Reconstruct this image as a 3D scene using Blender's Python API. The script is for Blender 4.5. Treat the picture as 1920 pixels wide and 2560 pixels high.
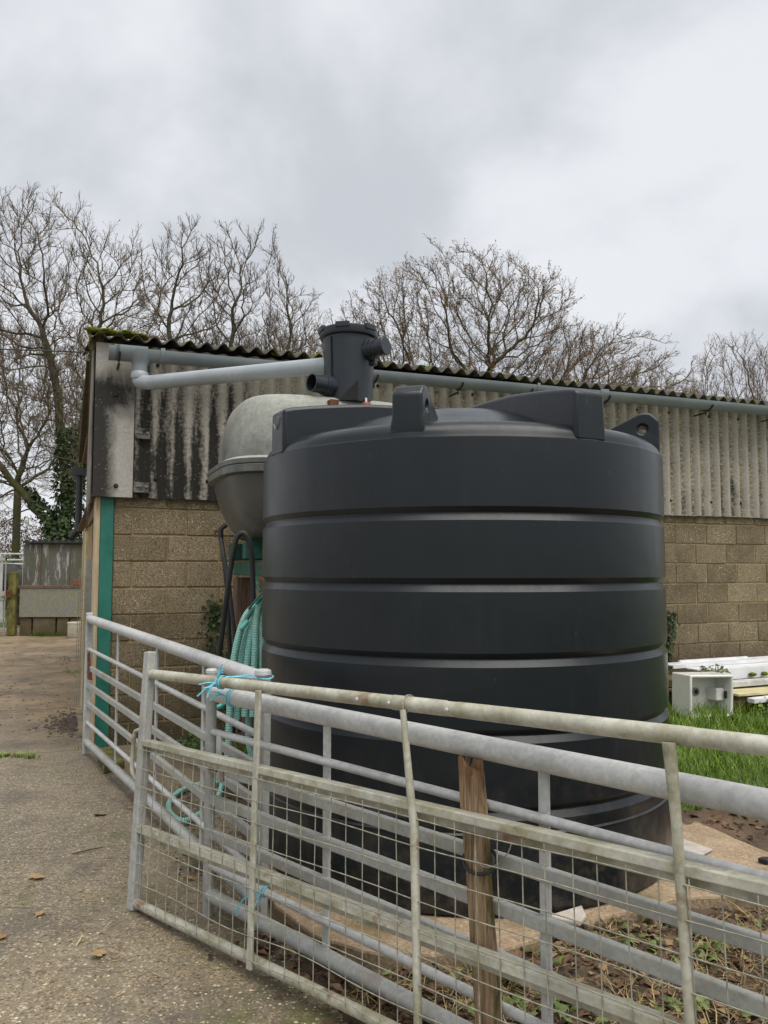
import bpy, bmesh, math, random
import numpy as np
from mathutils import Vector, Matrix, kdtree, noise as mnoise

for o in list(bpy.data.objects):
    bpy.data.objects.remove(o)
SC = bpy.context.scene
COL = SC.collection
R = math.radians
random.seed(7)

# ------------------------------------------------------------------ camera
F = 2000.0; PITCH = R(4.2); EYE = 1.45            # photo pixels (1920 x 2560)
cd = bpy.data.cameras.new('camera'); cam = bpy.data.objects.new('camera', cd); COL.objects.link(cam)
cam.location = (0, 0, EYE); cam.rotation_euler = (R(90) + PITCH, 0, 0)
cd.sensor_fit = 'VERTICAL'; cd.sensor_height = 24.0; cd.lens = 24.0 * F / 2560.0
cd.clip_start = 0.05; cd.clip_end = 2000
SC.camera = cam

# ------------------------------------------------------------------ sky, sun, exposure
SUN_EL, SUN_AZ = 68.0, 142.0                      # azimuth measured from +Y towards +X
W = bpy.data.worlds.new('World'); SC.world = W; W.use_nodes = True
nt = W.node_tree; nt.nodes.clear()
def wn(t, **k):
    n = nt.nodes.new(t)
    for a, b in k.items(): setattr(n, a, b)
    return n
out = wn('ShaderNodeOutputWorld')
sky = wn('ShaderNodeTexSky', sky_type='NISHITA', sun_disc=False)
sky.sun_elevation = R(SUN_EL); sky.sun_rotation = R(SUN_AZ); sky.air_density = 1.0; sky.dust_density = 3.0
bg1 = wn('ShaderNodeBackground'); bg1.inputs[1].default_value = 0.08
nt.links.new(sky.outputs[0], bg1.inputs[0])
tc = wn('ShaderNodeTexCoord'); sep = wn('ShaderNodeSeparateXYZ'); nt.links.new(tc.outputs['Generated'], sep.inputs[0])
ad = wn('ShaderNodeMath', operation='ABSOLUTE'); nt.links.new(sep.outputs[2], ad.inputs[0])
ad2 = wn('ShaderNodeMath', operation='ADD'); nt.links.new(ad.outputs[0], ad2.inputs[0]); ad2.inputs[1].default_value = 0.42
cmb = wn('ShaderNodeCombineXYZ')
for i in (0, 1):
    dv = wn('ShaderNodeMath', operation='DIVIDE'); nt.links.new(sep.outputs[i], dv.inputs[0]); nt.links.new(ad2.outputs[0], dv.inputs[1])
    nt.links.new(dv.outputs[0], cmb.inputs[i])
n1 = wn('ShaderNodeTexNoise'); n1.inputs['Scale'].default_value = 2.3; n1.inputs['Detail'].default_value = 6; n1.inputs['Roughness'].default_value = 0.52; n1.inputs['Distortion'].default_value = 0.15
mpw = wn('ShaderNodeMapping'); mpw.inputs['Location'].default_value = (5.1, 2.2, 0.4); mpw.inputs['Rotation'].default_value = (0, 0, R(35)); mpw.inputs['Scale'].default_value = (1.0, 0.9, 1)
nt.links.new(cmb.outputs[0], mpw.inputs[0]); nt.links.new(mpw.outputs[0], n1.inputs['Vector'])
cr = wn('ShaderNodeValToRGB'); cr.color_ramp.interpolation = 'EASE'
cr.color_ramp.elements[0].position = 0.36; cr.color_ramp.elements[0].color = (0.275, 0.287, 0.306, 1)
cr.color_ramp.elements[1].position = 0.62; cr.color_ramp.elements[1].color = (0.385, 0.393, 0.408, 1)
nt.links.new(n1.outputs[0], cr.inputs[0])
bg2 = wn('ShaderNodeBackground'); bg2.inputs[1].default_value = 1.0; nt.links.new(cr.outputs[0], bg2.inputs[0])
mxs = wn('ShaderNodeMixShader'); mxs.inputs[0].default_value = 0.94
nt.links.new(bg1.outputs[0], mxs.inputs[1]); nt.links.new(bg2.outputs[0], mxs.inputs[2]); nt.links.new(mxs.outputs[0], out.inputs[0])

sd = bpy.data.lights.new('sun', 'SUN'); sun = bpy.data.objects.new('sun', sd); COL.objects.link(sun)
sd.energy = 1.5; sd.angle = R(60); sd.color = (1.0, 0.96, 0.90)
sv = Vector((math.sin(R(SUN_AZ)) * math.cos(R(SUN_EL)), math.cos(R(SUN_AZ)) * math.cos(R(SUN_EL)), math.sin(R(SUN_EL))))
sun.rotation_euler = sv.to_track_quat('Z', 'Y').to_euler(); sun.location = (-8, -10, 20)

vs = SC.view_settings
vs.view_transform = 'Standard'; vs.look = 'None'; vs.exposure = 1.16; vs.gamma = 1.0; vs.use_curve_mapping = False
try:
    SC.cycles.max_bounces = 6; SC.cycles.diffuse_bounces = 3; SC.cycles.glossy_bounces = 3; SC.cycles.transparent_max_bounces = 4
except Exception: pass

# ------------------------------------------------------------------ pixel -> place
def ray(px, py):
    x = (px - 960) / F; y = -(py - 1280) / F
    return Vector((x, math.cos(PITCH) - math.sin(PITCH) * y, math.sin(PITCH) + math.cos(PITCH) * y))
EYEV = Vector((0, 0, EYE))
def gp(px, py, z=0.0):
    d = ray(px, py); return EYEV + d * ((z - EYE) / d.z)
def dp(px, py, Y):
    d = ray(px, py); return EYEV + d * (Y / d.y)
# barn wall frame: t along the wall, o out of the wall, z up
W0 = Vector((-2.42, 6.644, 0)); WD = Vector((0.9277, 0.3733, 0)).normalized(); WN = Vector((WD.y, -WD.x, 0))
def Wp(t, o, z): return W0 + WD * t + WN * o + Vector((0, 0, z))
def on_wall(px, py, o=0.0):            # pixel -> point on the plane parallel to the wall at offset o
    d = ray(px, py); P0 = W0 + WN * o
    k = WN.dot(P0 - EYEV) / WN.dot(d); p = EYEV + d * k
    return p
def tw(p): return (p - W0).dot(WD)
Z = Vector((0, 0, 1))

# ------------------------------------------------------------------ mesh builder
ORG = {}
class MB:
    def __init__(s): s.v = []; s.f = []; s.uv = []; s.rnd = []; s.cur = 0.0
    def add(s, vs_, fs, uvs=None):
        b = len(s.v); s.v += [Vector(q) for q in vs_]; s.f += [tuple(i + b for i in q) for q in fs]
        s.uv += uvs if uvs else [(0, 0)] * len(vs_); s.rnd += [s.cur] * len(vs_)
        return s
    def boxax(s, c, ax, ay, az):
        c, ax, ay, az = Vector(c), Vector(ax), Vector(ay), Vector(az)
        vs_ = [c + ax * i + ay * j + az * k for k in (-1, 1) for j in (-1, 1) for i in (-1, 1)]
        return s.add(vs_, [(0, 2, 3, 1), (4, 5, 7, 6), (0, 1, 5, 4), (2, 6, 7, 3), (0, 4, 6, 2), (1, 3, 7, 5)])
    def box(s, x0, x1, y0, y1, z0, z1):
        return s.boxax(((x0 + x1) / 2, (y0 + y1) / 2, (z0 + z1) / 2), ((x1 - x0) / 2, 0, 0), (0, (y1 - y0) / 2, 0), (0, 0, (z1 - z0) / 2))
    def wbox(s, t0, t1, o0, o1, z0, z1):
        return s.boxax(Wp((t0 + t1) / 2, (o0 + o1) / 2, (z0 + z1) / 2), WD * ((t1 - t0) / 2), WN * (-(o1 - o0) / 2), Z * ((z1 - z0) / 2))
    def bar(s, a, b, w, h, up=Z):
        a, b = Vector(a), Vector(b); d = (b - a); L = d.length; d.normalize()
        sd_ = d.cross(up).normalized(); u = sd_.cross(d)
        return s.boxax((a + b) / 2, d * L / 2, sd_ * w / 2, u * h / 2)
    def tube(s, pts, r, n=8, caps=True, closed=False):
        pts = [Vector(p) for p in pts]; m = len(pts)
        rs = r if isinstance(r, (list, tuple)) else [r] * m
        tang = []
        for i in range(m):
            a = pts[(i - 1) % m] if (i > 0 or closed) else pts[i]; b = pts[(i + 1) % m] if (i < m - 1 or closed) else pts[i]
            d = b - a
            tang.append(d.normalized() if d.length > 1e-9 else Vector((0, 0, 1)))
        ref = Vector((0, 0, 1)) if abs(tang[0].z) < 0.9 else Vector((1, 0, 0))
        nrm = (ref - tang[0] * ref.dot(tang[0])).normalized()
        base = len(s.v); L = 0
        for i in range(m):
            if i:
                L += (pts[i] - pts[i - 1]).length
                nrm = nrm - tang[i] * nrm.dot(tang[i])
                nrm = nrm.normalized() if nrm.length > 1e-6 else tang[i].orthogonal().normalized()
            bi = tang[i].cross(nrm)
            for k in range(n):
                a = 2 * math.pi * k / n
                s.v.append(pts[i] + (nrm * math.cos(a) + bi * math.sin(a)) * rs[i]); s.uv.append((L, k / n)); s.rnd.append(s.cur)
        for i in range(m - 1 + (1 if closed else 0)):
            A = base + i * n; B = base + ((i + 1) % m) * n
            for k in range(n):
                k2 = (k + 1) % n; s.f.append((A + k, A + k2, B + k2, B + k))
        if caps and not closed:
            s.f.append(tuple(base + k for k in reversed(range(n)))); s.f.append(tuple(base + (m - 1) * n + k for k in range(n)))
        return s
    def lathe(s, prof, c, n=48, axis=None, capb=True, capt=True):
        c = Vector(c); base = len(s.v)
        ax = Vector(axis).normalized() if axis else Vector((0, 0, 1))
        e1 = ax.orthogonal().normalized() if axis else Vector((1, 0, 0)); e2 = ax.cross(e1)
        for (r, z) in prof:
            for k in range(n):
                a = 2 * math.pi * k / n
                s.v.append(c + (e1 * math.cos(a) + e2 * math.sin(a)) * r + ax * z); s.uv.append((z, k / n)); s.rnd.append(s.cur)
        for i in range(len(prof) - 1):
            for k in range(n):
                k2 = (k + 1) % n; A = base + i * n; B = A + n
                s.f.append((A + k, A + k2, B + k2, B + k))
        if capb: s.f.append(tuple(base + k for k in reversed(range(n))))
        if capt: s.f.append(tuple(base + (len(prof) - 1) * n + k for k in range(n)))
        return s
    def prism(s, poly, off):               # poly: list of 3D points (planar), off: extrusion vector
        m = len(poly); off = Vector(off)
        vs_ = [Vector(p) for p in poly] + [Vector(p) + off for p in poly]
        fs = [tuple(reversed(range(m))), tuple(range(m, 2 * m))] + [(i, (i + 1) % m, m + (i + 1) % m, m + i) for i in range(m)]
        return s.add(vs_, fs)
    def blade(s, p, d, L, w, bend):
        d = Vector(d); sd_ = d.cross(Z)
        sd_ = sd_.normalized() * w if sd_.length > 1e-4 else Vector((w, 0, 0))
        b = Vector(bend); p = Vector(p)
        m1 = p + d * L * 0.5 + b * 0.25 * L; t = p + d * L * 0.92 + b * L
        return s.add([p - sd_, p + sd_, m1 + sd_ * .75, m1 - sd_ * .75, t], [(0, 1, 2, 3), (3, 2, 4)])
    def leaf(s, p, nrm, d, L, w, fold=0.15):
        nrm = Vector(nrm).normalized(); d = Vector(d); d = (d - nrm * d.dot(nrm)).normalized(); sd_ = nrm.cross(d); p = Vector(p)
        up = nrm * fold * w
        return s.add([p, p + d * L * .45 + sd_ * w * .5 + up, p + d * L, p + d * L * .45 - sd_ * w * .5 + up], [(0, 1, 2), (0, 2, 3)])
    def build(s, name, mat, parent=None, smooth=None, bevel=0, seg=2):
        if parent is None:
            a = np.array([tuple(q) for q in s.v]); lo = a.min(0); hi = a.max(0)
            org = Vector(((lo[0] + hi[0]) / 2, (lo[1] + hi[1]) / 2, lo[2]))
        else: org = ORG[parent.name]
        me = bpy.data.meshes.new(name); me.from_pydata([q - org for q in s.v], [], s.f); me.update()
        ul = me.uv_layers.new(name='UVMap'); li = np.empty(len(me.loops), dtype=np.int32); me.loops.foreach_get('vertex_index', li)
        ul.data.foreach_set('uv', np.array(s.uv, dtype=np.float32)[li].ravel())
        if any(s.rnd):
            at = me.attributes.new('rnd', 'FLOAT', 'POINT'); at.data.foreach_set('value', np.array(s.rnd, dtype=np.float32))
        if smooth is not None:
            me.polygons.foreach_set('use_smooth', [True] * len(me.polygons)); me.set_sharp_from_angle(angle=R(smooth))
        me.materials.append(mat)
        o = bpy.data.objects.new(name, me); COL.objects.link(o)
        if parent is None: o.location = org
        else: o.parent = parent
        ORG[o.name] = org
        if bevel:
            b = o.modifiers.new('bevel', 'BEVEL'); b.width = bevel; b.segments = seg; b.limit_method = 'ANGLE'; b.angle_limit = R(35)
        return o
def tag(o, label, cat, group=None):
    o['label'] = label; o['category'] = cat
    if group: o['group'] = group
    return o
def struct(o, kind='structure'): o['kind'] = kind; return o
def thing(name, label, cat, loc, group=None):
    o = bpy.data.objects.new(name, None); COL.objects.link(o); o.location = loc; o.empty_display_size = 0.1
    ORG[o.name] = Vector(loc); return tag(o, label, cat, group)
def curve(pts, n=8):                       # Catmull-Rom through pts
    pts = [Vector(p) for p in pts]; P = [pts[0] * 2 - pts[1]] + pts + [pts[-1] * 2 - pts[-2]]; res = []
    for i in range(1, len(P) - 2):
        for k in range(n):
            t = k / n; a, b, c, d = P[i - 1], P[i], P[i + 1], P[i + 2]
            res.append(0.5 * ((2 * b) + (c - a) * t + (2 * a - 5 * b + 4 * c - d) * t * t + (3 * b - a - 3 * c + d) * t ** 3))
    res.append(pts[-1]); return res
def pip(x, y, poly):
    c = False; j = len(poly) - 1
    for i in range(len(poly)):
        xi, yi = poly[i][0], poly[i][1]; xj, yj = poly[j][0], poly[j][1]
        if (yi > y) != (yj > y) and x < (xj - xi) * (y - yi) / (yj - yi) + xi: c = not c
        j = i
    return c

# ------------------------------------------------------------------ materials
class NB:
    def __init__(s, name):
        s.m = bpy.data.materials.new(name); s.m.use_nodes = True; s.t = s.m.node_tree; s.t.nodes.clear()
        s.o = s.t.nodes.new('ShaderNodeOutputMaterial'); s.b = s.t.nodes.new('ShaderNodeBsdfPrincipled'); s.t.links.new(s.b.outputs[0], s.o.inputs[0])
        s.pos = s.t.nodes.new('ShaderNodeNewGeometry').outputs['Position']
    def link(s, a, b): s.t.links.new(a, b)
    def put(s, sock, v):
        if isinstance(v, bpy.types.NodeSocket): s.link(v, sock)
        elif isinstance(v, (tuple, list)) and len(v) == 3 and sock.type == 'RGBA': sock.default_value = (*v, 1)
        else: sock.default_value = v
    def noise(s, scale, detail=4, rough=0.55, vec=None, sc=None, dist=0.0, loc=(0, 0, 0)):
        n = s.t.nodes.new('ShaderNodeTexNoise'); n.inputs['Scale'].default_value = scale; n.inputs['Detail'].default_value = detail; n.inputs['Roughness'].default_value = rough; n.inputs['Distortion'].default_value = dist
        v = vec or s.pos
        if sc or loc != (0, 0, 0):
            mp = s.t.nodes.new('ShaderNodeMapping'); mp.inputs['Scale'].default_value = sc or (1, 1, 1); mp.inputs['Location'].default_value = loc; s.link(v, mp.inputs[0]); v = mp.outputs[0]
        s.link(v, n.inputs['Vector']); return n.outputs[0]
    def voro(s, scale, feature='F1', out='Distance', vec=None, rand=1.0):
        n = s.t.nodes.new('ShaderNodeTexVoronoi'); n.feature = feature; n.inputs['Scale'].default_value = scale; n.inputs['Randomness'].default_value = rand
        s.link(vec or s.pos, n.inputs['Vector']); return n.outputs[out]
    def ramp(s, fac, a, b, va=0.0, vb=1.0):
        n = s.t.nodes.new('ShaderNodeMapRange'); n.inputs[1].default_value = a; n.inputs[2].default_value = b; n.inputs[3].default_value = va; n.inputs[4].default_value = vb
        n.clamp = True; s.put(n.inputs[0], fac); return n.outputs[0]
    def mix(s, fac, a, b, mode='MIX'):
        n = s.t.nodes.new('ShaderNodeMix'); n.data_type = 'RGBA'; n.blend_type = mode
        s.put(n.inputs[0], fac); s.put(n.inputs[6], a); s.put(n.inputs[7], b); return n.outputs[2]
    def math(s, op, a, b=0.0):
        n = s.t.nodes.new('ShaderNodeMath'); n.operation = op; s.put(n.inputs[0], a); s.put(n.inputs[1], b); return n.outputs[0]
    def dot(s, v):
        n = s.t.nodes.new('ShaderNodeVectorMath'); n.operation = 'DOT_PRODUCT'; s.link(s.pos, n.inputs[0]); n.inputs[1].default_value = v; return n.outputs['Value']
    def zz(s):
        n = s.t.nodes.new('ShaderNodeSeparateXYZ'); s.link(s.pos, n.inputs[0]); return n.outputs[2]
    def objrnd(s): return s.t.nodes.new('ShaderNodeObjectInfo').outputs['Random']
    def attr(s, name='rnd'):
        n = s.t.nodes.new('ShaderNodeAttribute'); n.attribute_name = name; return n.outputs['Fac']
    def uvx(s):
        n = s.t.nodes.new('ShaderNodeUVMap'); q = s.t.nodes.new('ShaderNodeSeparateXYZ'); s.link(n.outputs[0], q.inputs[0]); return q.outputs[0]
    def cols(s, fac, stops):
        n = s.t.nodes.new('ShaderNodeValToRGB'); e = n.color_ramp.elements
        while len(e) < len(stops): e.new(0.5)
        for i, (p, c) in enumerate(stops): e[i].position = p; e[i].color = (*c, 1)
        s.put(n.inputs[0], fac); return n.outputs[0]
    def bump(s, h, strength=0.3, dist=0.01, prev=None):
        n = s.t.nodes.new('ShaderNodeBump'); n.inputs['Strength'].default_value = strength; n.inputs['Distance'].default_value = dist
        s.put(n.inputs['Height'], h)
        if prev: s.link(prev, n.inputs['Normal'])
        return n.outputs[0]
    def fin(s, col, rough=0.7, metal=0.0, nrm=None, spec=0.5):
        s.put(s.b.inputs['Base Color'], col); s.put(s.b.inputs['Roughness'], rough); s.put(s.b.inputs['Metallic'], metal); s.b.inputs['Specular IOR Level'].default_value = spec
        if nrm: s.link(nrm, s.b.inputs['Normal'])
        return s.m

def simple(name, c1, c2, scale=6, rough=0.6, metal=0.0, spec=0.5, bs=0.1, bscale=60, sc=None):
    k = NB(name); n = k.noise(scale, 5, .6, sc=sc)
    return k.fin(k.mix(k.ramp(n, .35, .65), c1, c2), k.ramp(k.noise(scale * 2, 3), .3, .7, max(rough - .1, .02), min(rough + .1, 1)), metal, k.bump(k.noise(bscale, 3, sc=sc), bs, .004), spec)
M = {}
def m_yard():
    k = NB('yard_concrete')
    big = k.noise(.55, 4); mid = k.noise(3.2, 5, .65); fine = k.noise(55, 4, .7)
    c = k.mix(k.ramp(mid, .3, .7), (.190, .152, .096), (.310, .252, .164))
    c = k.mix(k.ramp(big, .4, .62, 0, .75), c, (.122, .106, .085), 'MIX')
    c = k.mix(.34, c, k.mix(k.ramp(fine, .32, .70), (.055, .045, .033), (.29, .24, .165)))
    # exposed aggregate
    cell = k.voro(46, out='Color'); dist = k.voro(46)
    sx = k.t.nodes.new('ShaderNodeSeparateColor'); k.link(cell, sx.inputs[0])
    pick = k.math('MULTIPLY', k.ramp(sx.outputs[0], .80, .86), k.ramp(dist, .36, .22))
    pick = k.math('MULTIPLY', pick, k.ramp(k.noise(2.3, 3), .38, .55, .25, 1))
    c = k.mix(pick, c, k.mix(sx.outputs[1], (.42, .33, .20), (.55, .49, .40)))
    cell2 = k.voro(120, out='Color'); sx2 = k.t.nodes.new('ShaderNodeSeparateColor'); k.link(cell2, sx2.inputs[0])
    c = k.mix(k.ramp(sx2.outputs[0], .82, .90, 0, .7), c, (.42, .34, .23)); c = k.mix(k.ramp(sx2.outputs[1], .84, .92, 0, .6), c, (.06, .047, .035))
    moss = k.math('MULTIPLY', k.ramp(k.noise(1.1, 5, .65, loc=(4, 2, 0)), .56, .70), k.ramp(k.noise(14, 3), .4, .6))
    c = k.mix(k.math('MULTIPLY', moss, .75), c, (.085, .095, .02))
    vd = k.t.nodes.new('ShaderNodeVectorMath'); vd.operation = 'DISTANCE'; k.link(k.pos, vd.inputs[0]); vd.inputs[1].default_value = (-.36, 2.62, 0)
    mg = k.math('MULTIPLY', k.ramp(vd.outputs['Value'], .42, .05), k.ramp(k.noise(9, 5, .7), .42, .56)); c = k.mix(k.math('MULTIPLY', mg, .9), c, (.075, .085, .012))
    ln = k.noise(3.0, 5, .7, sc=(1.2, 9, 1), loc=(1, 3, 0))
    c = k.mix(k.ramp(ln, .56, .68, 0, .75), c, (.055, .044, .034))
    pt = k.noise(1.7, 6, .7, loc=(6, 4, 0)); c = k.mix(k.ramp(pt, .50, .64, 0, .6), c, (.078, .068, .055))
    jl = k.math('ABSOLUTE', k.math('SUBTRACT', k.math('ADD', k.dot((-.445, .895, 0)), k.math('MULTIPLY', k.math('SUBTRACT', k.noise(3, 4), .5), .10)), 7.04)); c = k.mix(k.ramp(jl, .03, .008, 0, .9), c, (.05, .05, .02)); c = k.mix(k.ramp(jl, .30, .02, 0, .30), c, (.30, .25, .15))
    sw = k.noise(2.0, 6, .75, sc=(5, .7, 1), loc=(2, 5, 0)); c = k.mix(k.ramp(sw, .54, .68, 0, .5), c, (.080, .062, .047))
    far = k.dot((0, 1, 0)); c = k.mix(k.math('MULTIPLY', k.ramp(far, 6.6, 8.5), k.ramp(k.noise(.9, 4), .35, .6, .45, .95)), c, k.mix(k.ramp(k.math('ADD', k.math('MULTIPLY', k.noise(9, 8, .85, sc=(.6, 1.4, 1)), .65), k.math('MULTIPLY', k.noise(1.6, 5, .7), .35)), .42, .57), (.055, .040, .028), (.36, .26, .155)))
    h = k.math('ADD', k.math('MULTIPLY', fine, .6), k.math('MULTIPLY', k.noise(18, 4), .8))
    wet = k.ramp(k.noise(.8, 4, loc=(9, 1, 0)), .42, .62, .38, .75)
    return k.fin(c, wet, 0, k.bump(h, .55, .012), .5)
M['yard'] = m_yard()
def m_slab():
    k = NB('slab_concrete'); mid = k.noise(3.5, 5, .6); fine = k.noise(70, 4, .7)
    c = k.mix(k.ramp(mid, .35, .65), (.27, .190, .120), (.38, .285, .185))
    cell = k.voro(95, out='Color'); sx = k.t.nodes.new('ShaderNodeSeparateColor'); k.link(cell, sx.inputs[0])
    c = k.mix(k.ramp(sx.outputs[0], .80, .88, 0, .55), c, (.52, .40, .25)); c = k.mix(k.ramp(sx.outputs[1], .85, .9, 0, .5), c, (.14, .095, .055))
    moss = k.math('MULTIPLY', k.ramp(k.noise(1.6, 5, .65, loc=(2, 7, 0)), .46, .60), k.ramp(k.dot((0, 1, 0)), 4.2, 3.6))
    c = k.mix(k.math('MULTIPLY', moss, .85), c, (.13, .10, .028)); c = k.mix(k.ramp(k.noise(2.2, 5, .7, loc=(8, 1, 0)), .5, .68, 0, .5), c, (.14, .095, .055))
    return k.fin(c, .7, 0, k.bump(k.math('ADD', fine, k.noise(14, 3)), .5, .012))
M['slab'] = m_slab()
def m_soil():
    k = NB('soil'); c = k.mix(k.ramp(k.noise(9, 6, .7), .35, .65), (.040, .028, .018), (.15, .105, .062))
    c = k.mix(k.ramp(k.noise(1.4, 4), .52, .66), c, (.20, .13, .075))
    tm = k.math('MULTIPLY', k.ramp(k.math('ADD', k.dot((0, 1, 0)), k.math('MULTIPLY', k.noise(4, 4), .5)), 5.05, 5.35), k.ramp(k.dot((1, 0, 0)), .9, 1.3)); c = k.mix(k.math('MULTIPLY', tm, k.ramp(k.noise(7, 4), .3, .5, .5, 1)), c, (.075, .13, .018))
    return k.fin(c, .85, 0, k.bump(k.noise(40, 6, .75), .9, .03))
M['soil'] = m_soil()
def m_turf():
    k = NB('turf'); c = k.mix(k.ramp(k.noise(6, 6, .7), .35, .65), (.035, .055, .012), (.085, .12, .03)); return k.fin(c, .9, 0, k.bump(k.noise(30, 5), .8, .04))
M['turf'] = m_turf()
def m_block():
    k = NB('concrete_block'); rn = k.objrnd(); fine = k.noise(85, 5, .75); mid = k.noise(5, 5, .65)
    c = k.mix(rn, (.190, .148, .084), (.450, .360, .222)); c = k.mix(k.ramp(mid, .3, .7, 0, .7), c, (.40, .32, .205))
    c = k.mix(k.ramp(fine, .34, .60), (.075, .055, .034), c)
    cell = k.voro(75, out='Color'); sx = k.t.nodes.new('ShaderNodeSeparateColor'); k.link(cell, sx.inputs[0])
    wh = k.math('MULTIPLY', k.ramp(sx.outputs[0], .87, .90), k.ramp(k.voro(75), .46, .34)); wh = k.math('MULTIPLY', wh, k.ramp(k.noise(3.5, 3), .42, .6, .15, 1))
    c = k.mix(wh, c, (.66, .60, .47))
    lo = k.ramp(k.math('ADD', k.zz(), k.math('MULTIPLY', k.noise(2.5, 4), .9)), 1.35, .55)      # rising damp stain with ragged edge
    c = k.mix(k.math('MULTIPLY', lo, .75), c, (.050, .040, .018)); c = k.mix(k.math('MULTIPLY', k.ramp(k.noise(1.3, 5, .7, loc=(3, 3, 3)), .50, .68), .5), c, (.085, .065, .04))
    return k.fin(c, .9, 0, k.bump(k.math('ADD', fine, k.math('MULTIPLY', sx.outputs[2], .35)), .8, .012), .25)
M['block'] = m_block()
M['mortar'] = simple('mortar', (.30, .215, .10), (.43, .33, .18), 7, .9, 0, .2, .6, 90)
def m_clad():
    k = NB('fibre_cement'); t = k.dot(tuple(WD)); t = k.math('SUBTRACT', t, W0.dot(WD)); z = k.zz()
    rib = k.math('SINE', k.math('MULTIPLY', t, 2 * math.pi / .146))         # dirt settles in the valleys
    cb = k.t.nodes.new('ShaderNodeCombineXYZ'); k.link(t, cb.inputs[0]); k.link(z, cb.inputs[1])
    st = k.noise(5.5, 6, .7, vec=cb.outputs[0], sc=(2.6, .5, 1), dist=.4); sp = k.noise(34, 6, .75, vec=cb.outputs[0]); mid = k.noise(3, 5, .6, vec=cb.outputs[0])
    c = k.mix(k.ramp(mid, .3, .7), (.36, .33, .28), (.48, .45, .40)); c = k.mix(k.ramp(sp, .35, .65, 0, .6), c, (.27, .235, .18))
    lich = k.math('MULTIPLY', k.ramp(rib, .15, -.9), k.ramp(sp, .40, .56)); lich = k.math('MULTIPLY', lich, k.ramp(t, .6, 2.2, .2, .9))
    c = k.mix(lich, c, k.mix(k.ramp(mid, .42, .58), (.12, .085, .05), (.23, .185, .075)))
    # black algae: heavy at the corner, in streaks between the ribs, thinning out along the wall
    amt = k.ramp(t, .9, 2.3, .50, .02); hz = k.ramp(z, 3.25, 2.35, -.26, .12); col = k.noise(3.1, 2, .5, vec=cb.outputs[0], sc=(2.2, .04, 1), loc=(3, 0, 0))
    a = k.math('ADD', k.math('ADD', st, amt), k.math('ADD', hz, k.math('ADD', k.math('MULTIPLY', rib, -.17), k.math('MULTIPLY', k.math('SUBTRACT', col, .5), .85))))
    a = k.math('ADD', a, k.math('MULTIPLY', k.math('SUBTRACT', sp, .5), .75))
    c = k.mix(k.ramp(a, .74, 1.04, 0, .95), c, (.020, .019, .016))
    wl = k.math('MULTIPLY', k.ramp(k.voro(42, vec=cb.outputs[0]), .2, .1), k.ramp(k.noise(9, 2, vec=cb.outputs[0]), .52, .6))
    c = k.mix(wl, c, (.42, .40, .33))
    return k.fin(c, .88, 0, k.bump(k.math('ADD', sp, k.noise(140, 2)), .35, .004), .25)
M['clad'] = m_clad()
def m_flash():
    k = NB('flat_fibre_cement'); t = k.dot(tuple(WD)); t = k.math('SUBTRACT', t, W0.dot(WD)); z = k.zz()
    cb = k.t.nodes.new('ShaderNodeCombineXYZ'); k.link(t, cb.inputs[0]); k.link(z, cb.inputs[1])
    big = k.noise(2.4, 6, .68, vec=cb.outputs[0], sc=(2.2, 1, 1), dist=.6, loc=(5, 2, 0)); sp = k.noise(40, 6, .8, vec=cb.outputs[0])
    c = k.mix(k.ramp(sp, .35, .65), (.34, .31, .27), (.50, .475, .435))
    up = k.math('MULTIPLY', k.ramp(k.math('ABSOLUTE', k.math('SUBTRACT', z, 2.93)), .30, .06), k.ramp(t, .3, .12, .55, 1))
    left = k.math('MULTIPLY', k.ramp(t, .20, .03), k.ramp(z, 3.15, 3.0))
    a = k.math('ADD', k.math('MAXIMUM', up, left), k.math('MULTIPLY', k.math('SUBTRACT', big, .5), 1.3)); a = k.math('ADD', a, k.math('MULTIPLY', k.math('SUBTRACT', sp, .5), .9))
    c = k.mix(k.ramp(a, .18, .75, 0, .95), c, (.022, .020, .017))
    c = k.mix(k.math('MULTIPLY', k.ramp(k.voro(38, vec=cb.outputs[0]), .2, .1), k.ramp(big, .5, .6)), c, (.5, .47, .42))
    return k.fin(c, .85, 0, k.bump(sp, .3, .004), .25)
M['flash'] = m_flash()
M['plate'] = simple('stained_plate', (.028, .026, .022), (.22, .21, .185), 16, .85, 0, .2, .3, 60)
M['gable'] = simple('grey_gable_sheet', (.13, .12, .105), (.34, .32, .28), 7, .9, 0, .2, .4, 60, (2, 2, .4))
def m_roof():
    k = NB('roof_fibre_cement'); c = k.mix(k.ramp(k.noise(12, 6, .7), .35, .65), (.045, .042, .038), (.12, .11, .10))
    c = k.mix(k.ramp(k.noise(5, 5, .7), .50, .60), c, (.10, .105, .018)); return k.fin(c, .95, 0, k.bump(k.noise(60, 4), .6, .008), .2)
M['roof'] = m_roof()
def m_moss():
    k = NB('moss'); c = k.mix(k.ramp(k.noise(45, 5, .7), .35, .65), (.075, .085, .010), (.24, .24, .028)); return k.fin(c, 1, 0, k.bump(k.noise(160, 4), 1, .015), .1)
M['moss'] = m_moss()
M['pvc'] = simple('grey_pvc', (.20, .225, .24), (.245, .27, .285), 3, .38, 0, .5, .04, 90)
M['pvc2'] = simple('light_grey_pvc', (.30, .33, .355), (.35, .38, .405), 3, .24, 0, .55, .04, 140)
M['blackclip'] = simple('black_clip', (.012, .012, .013), (.02, .02, .02), 8, .5)
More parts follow.
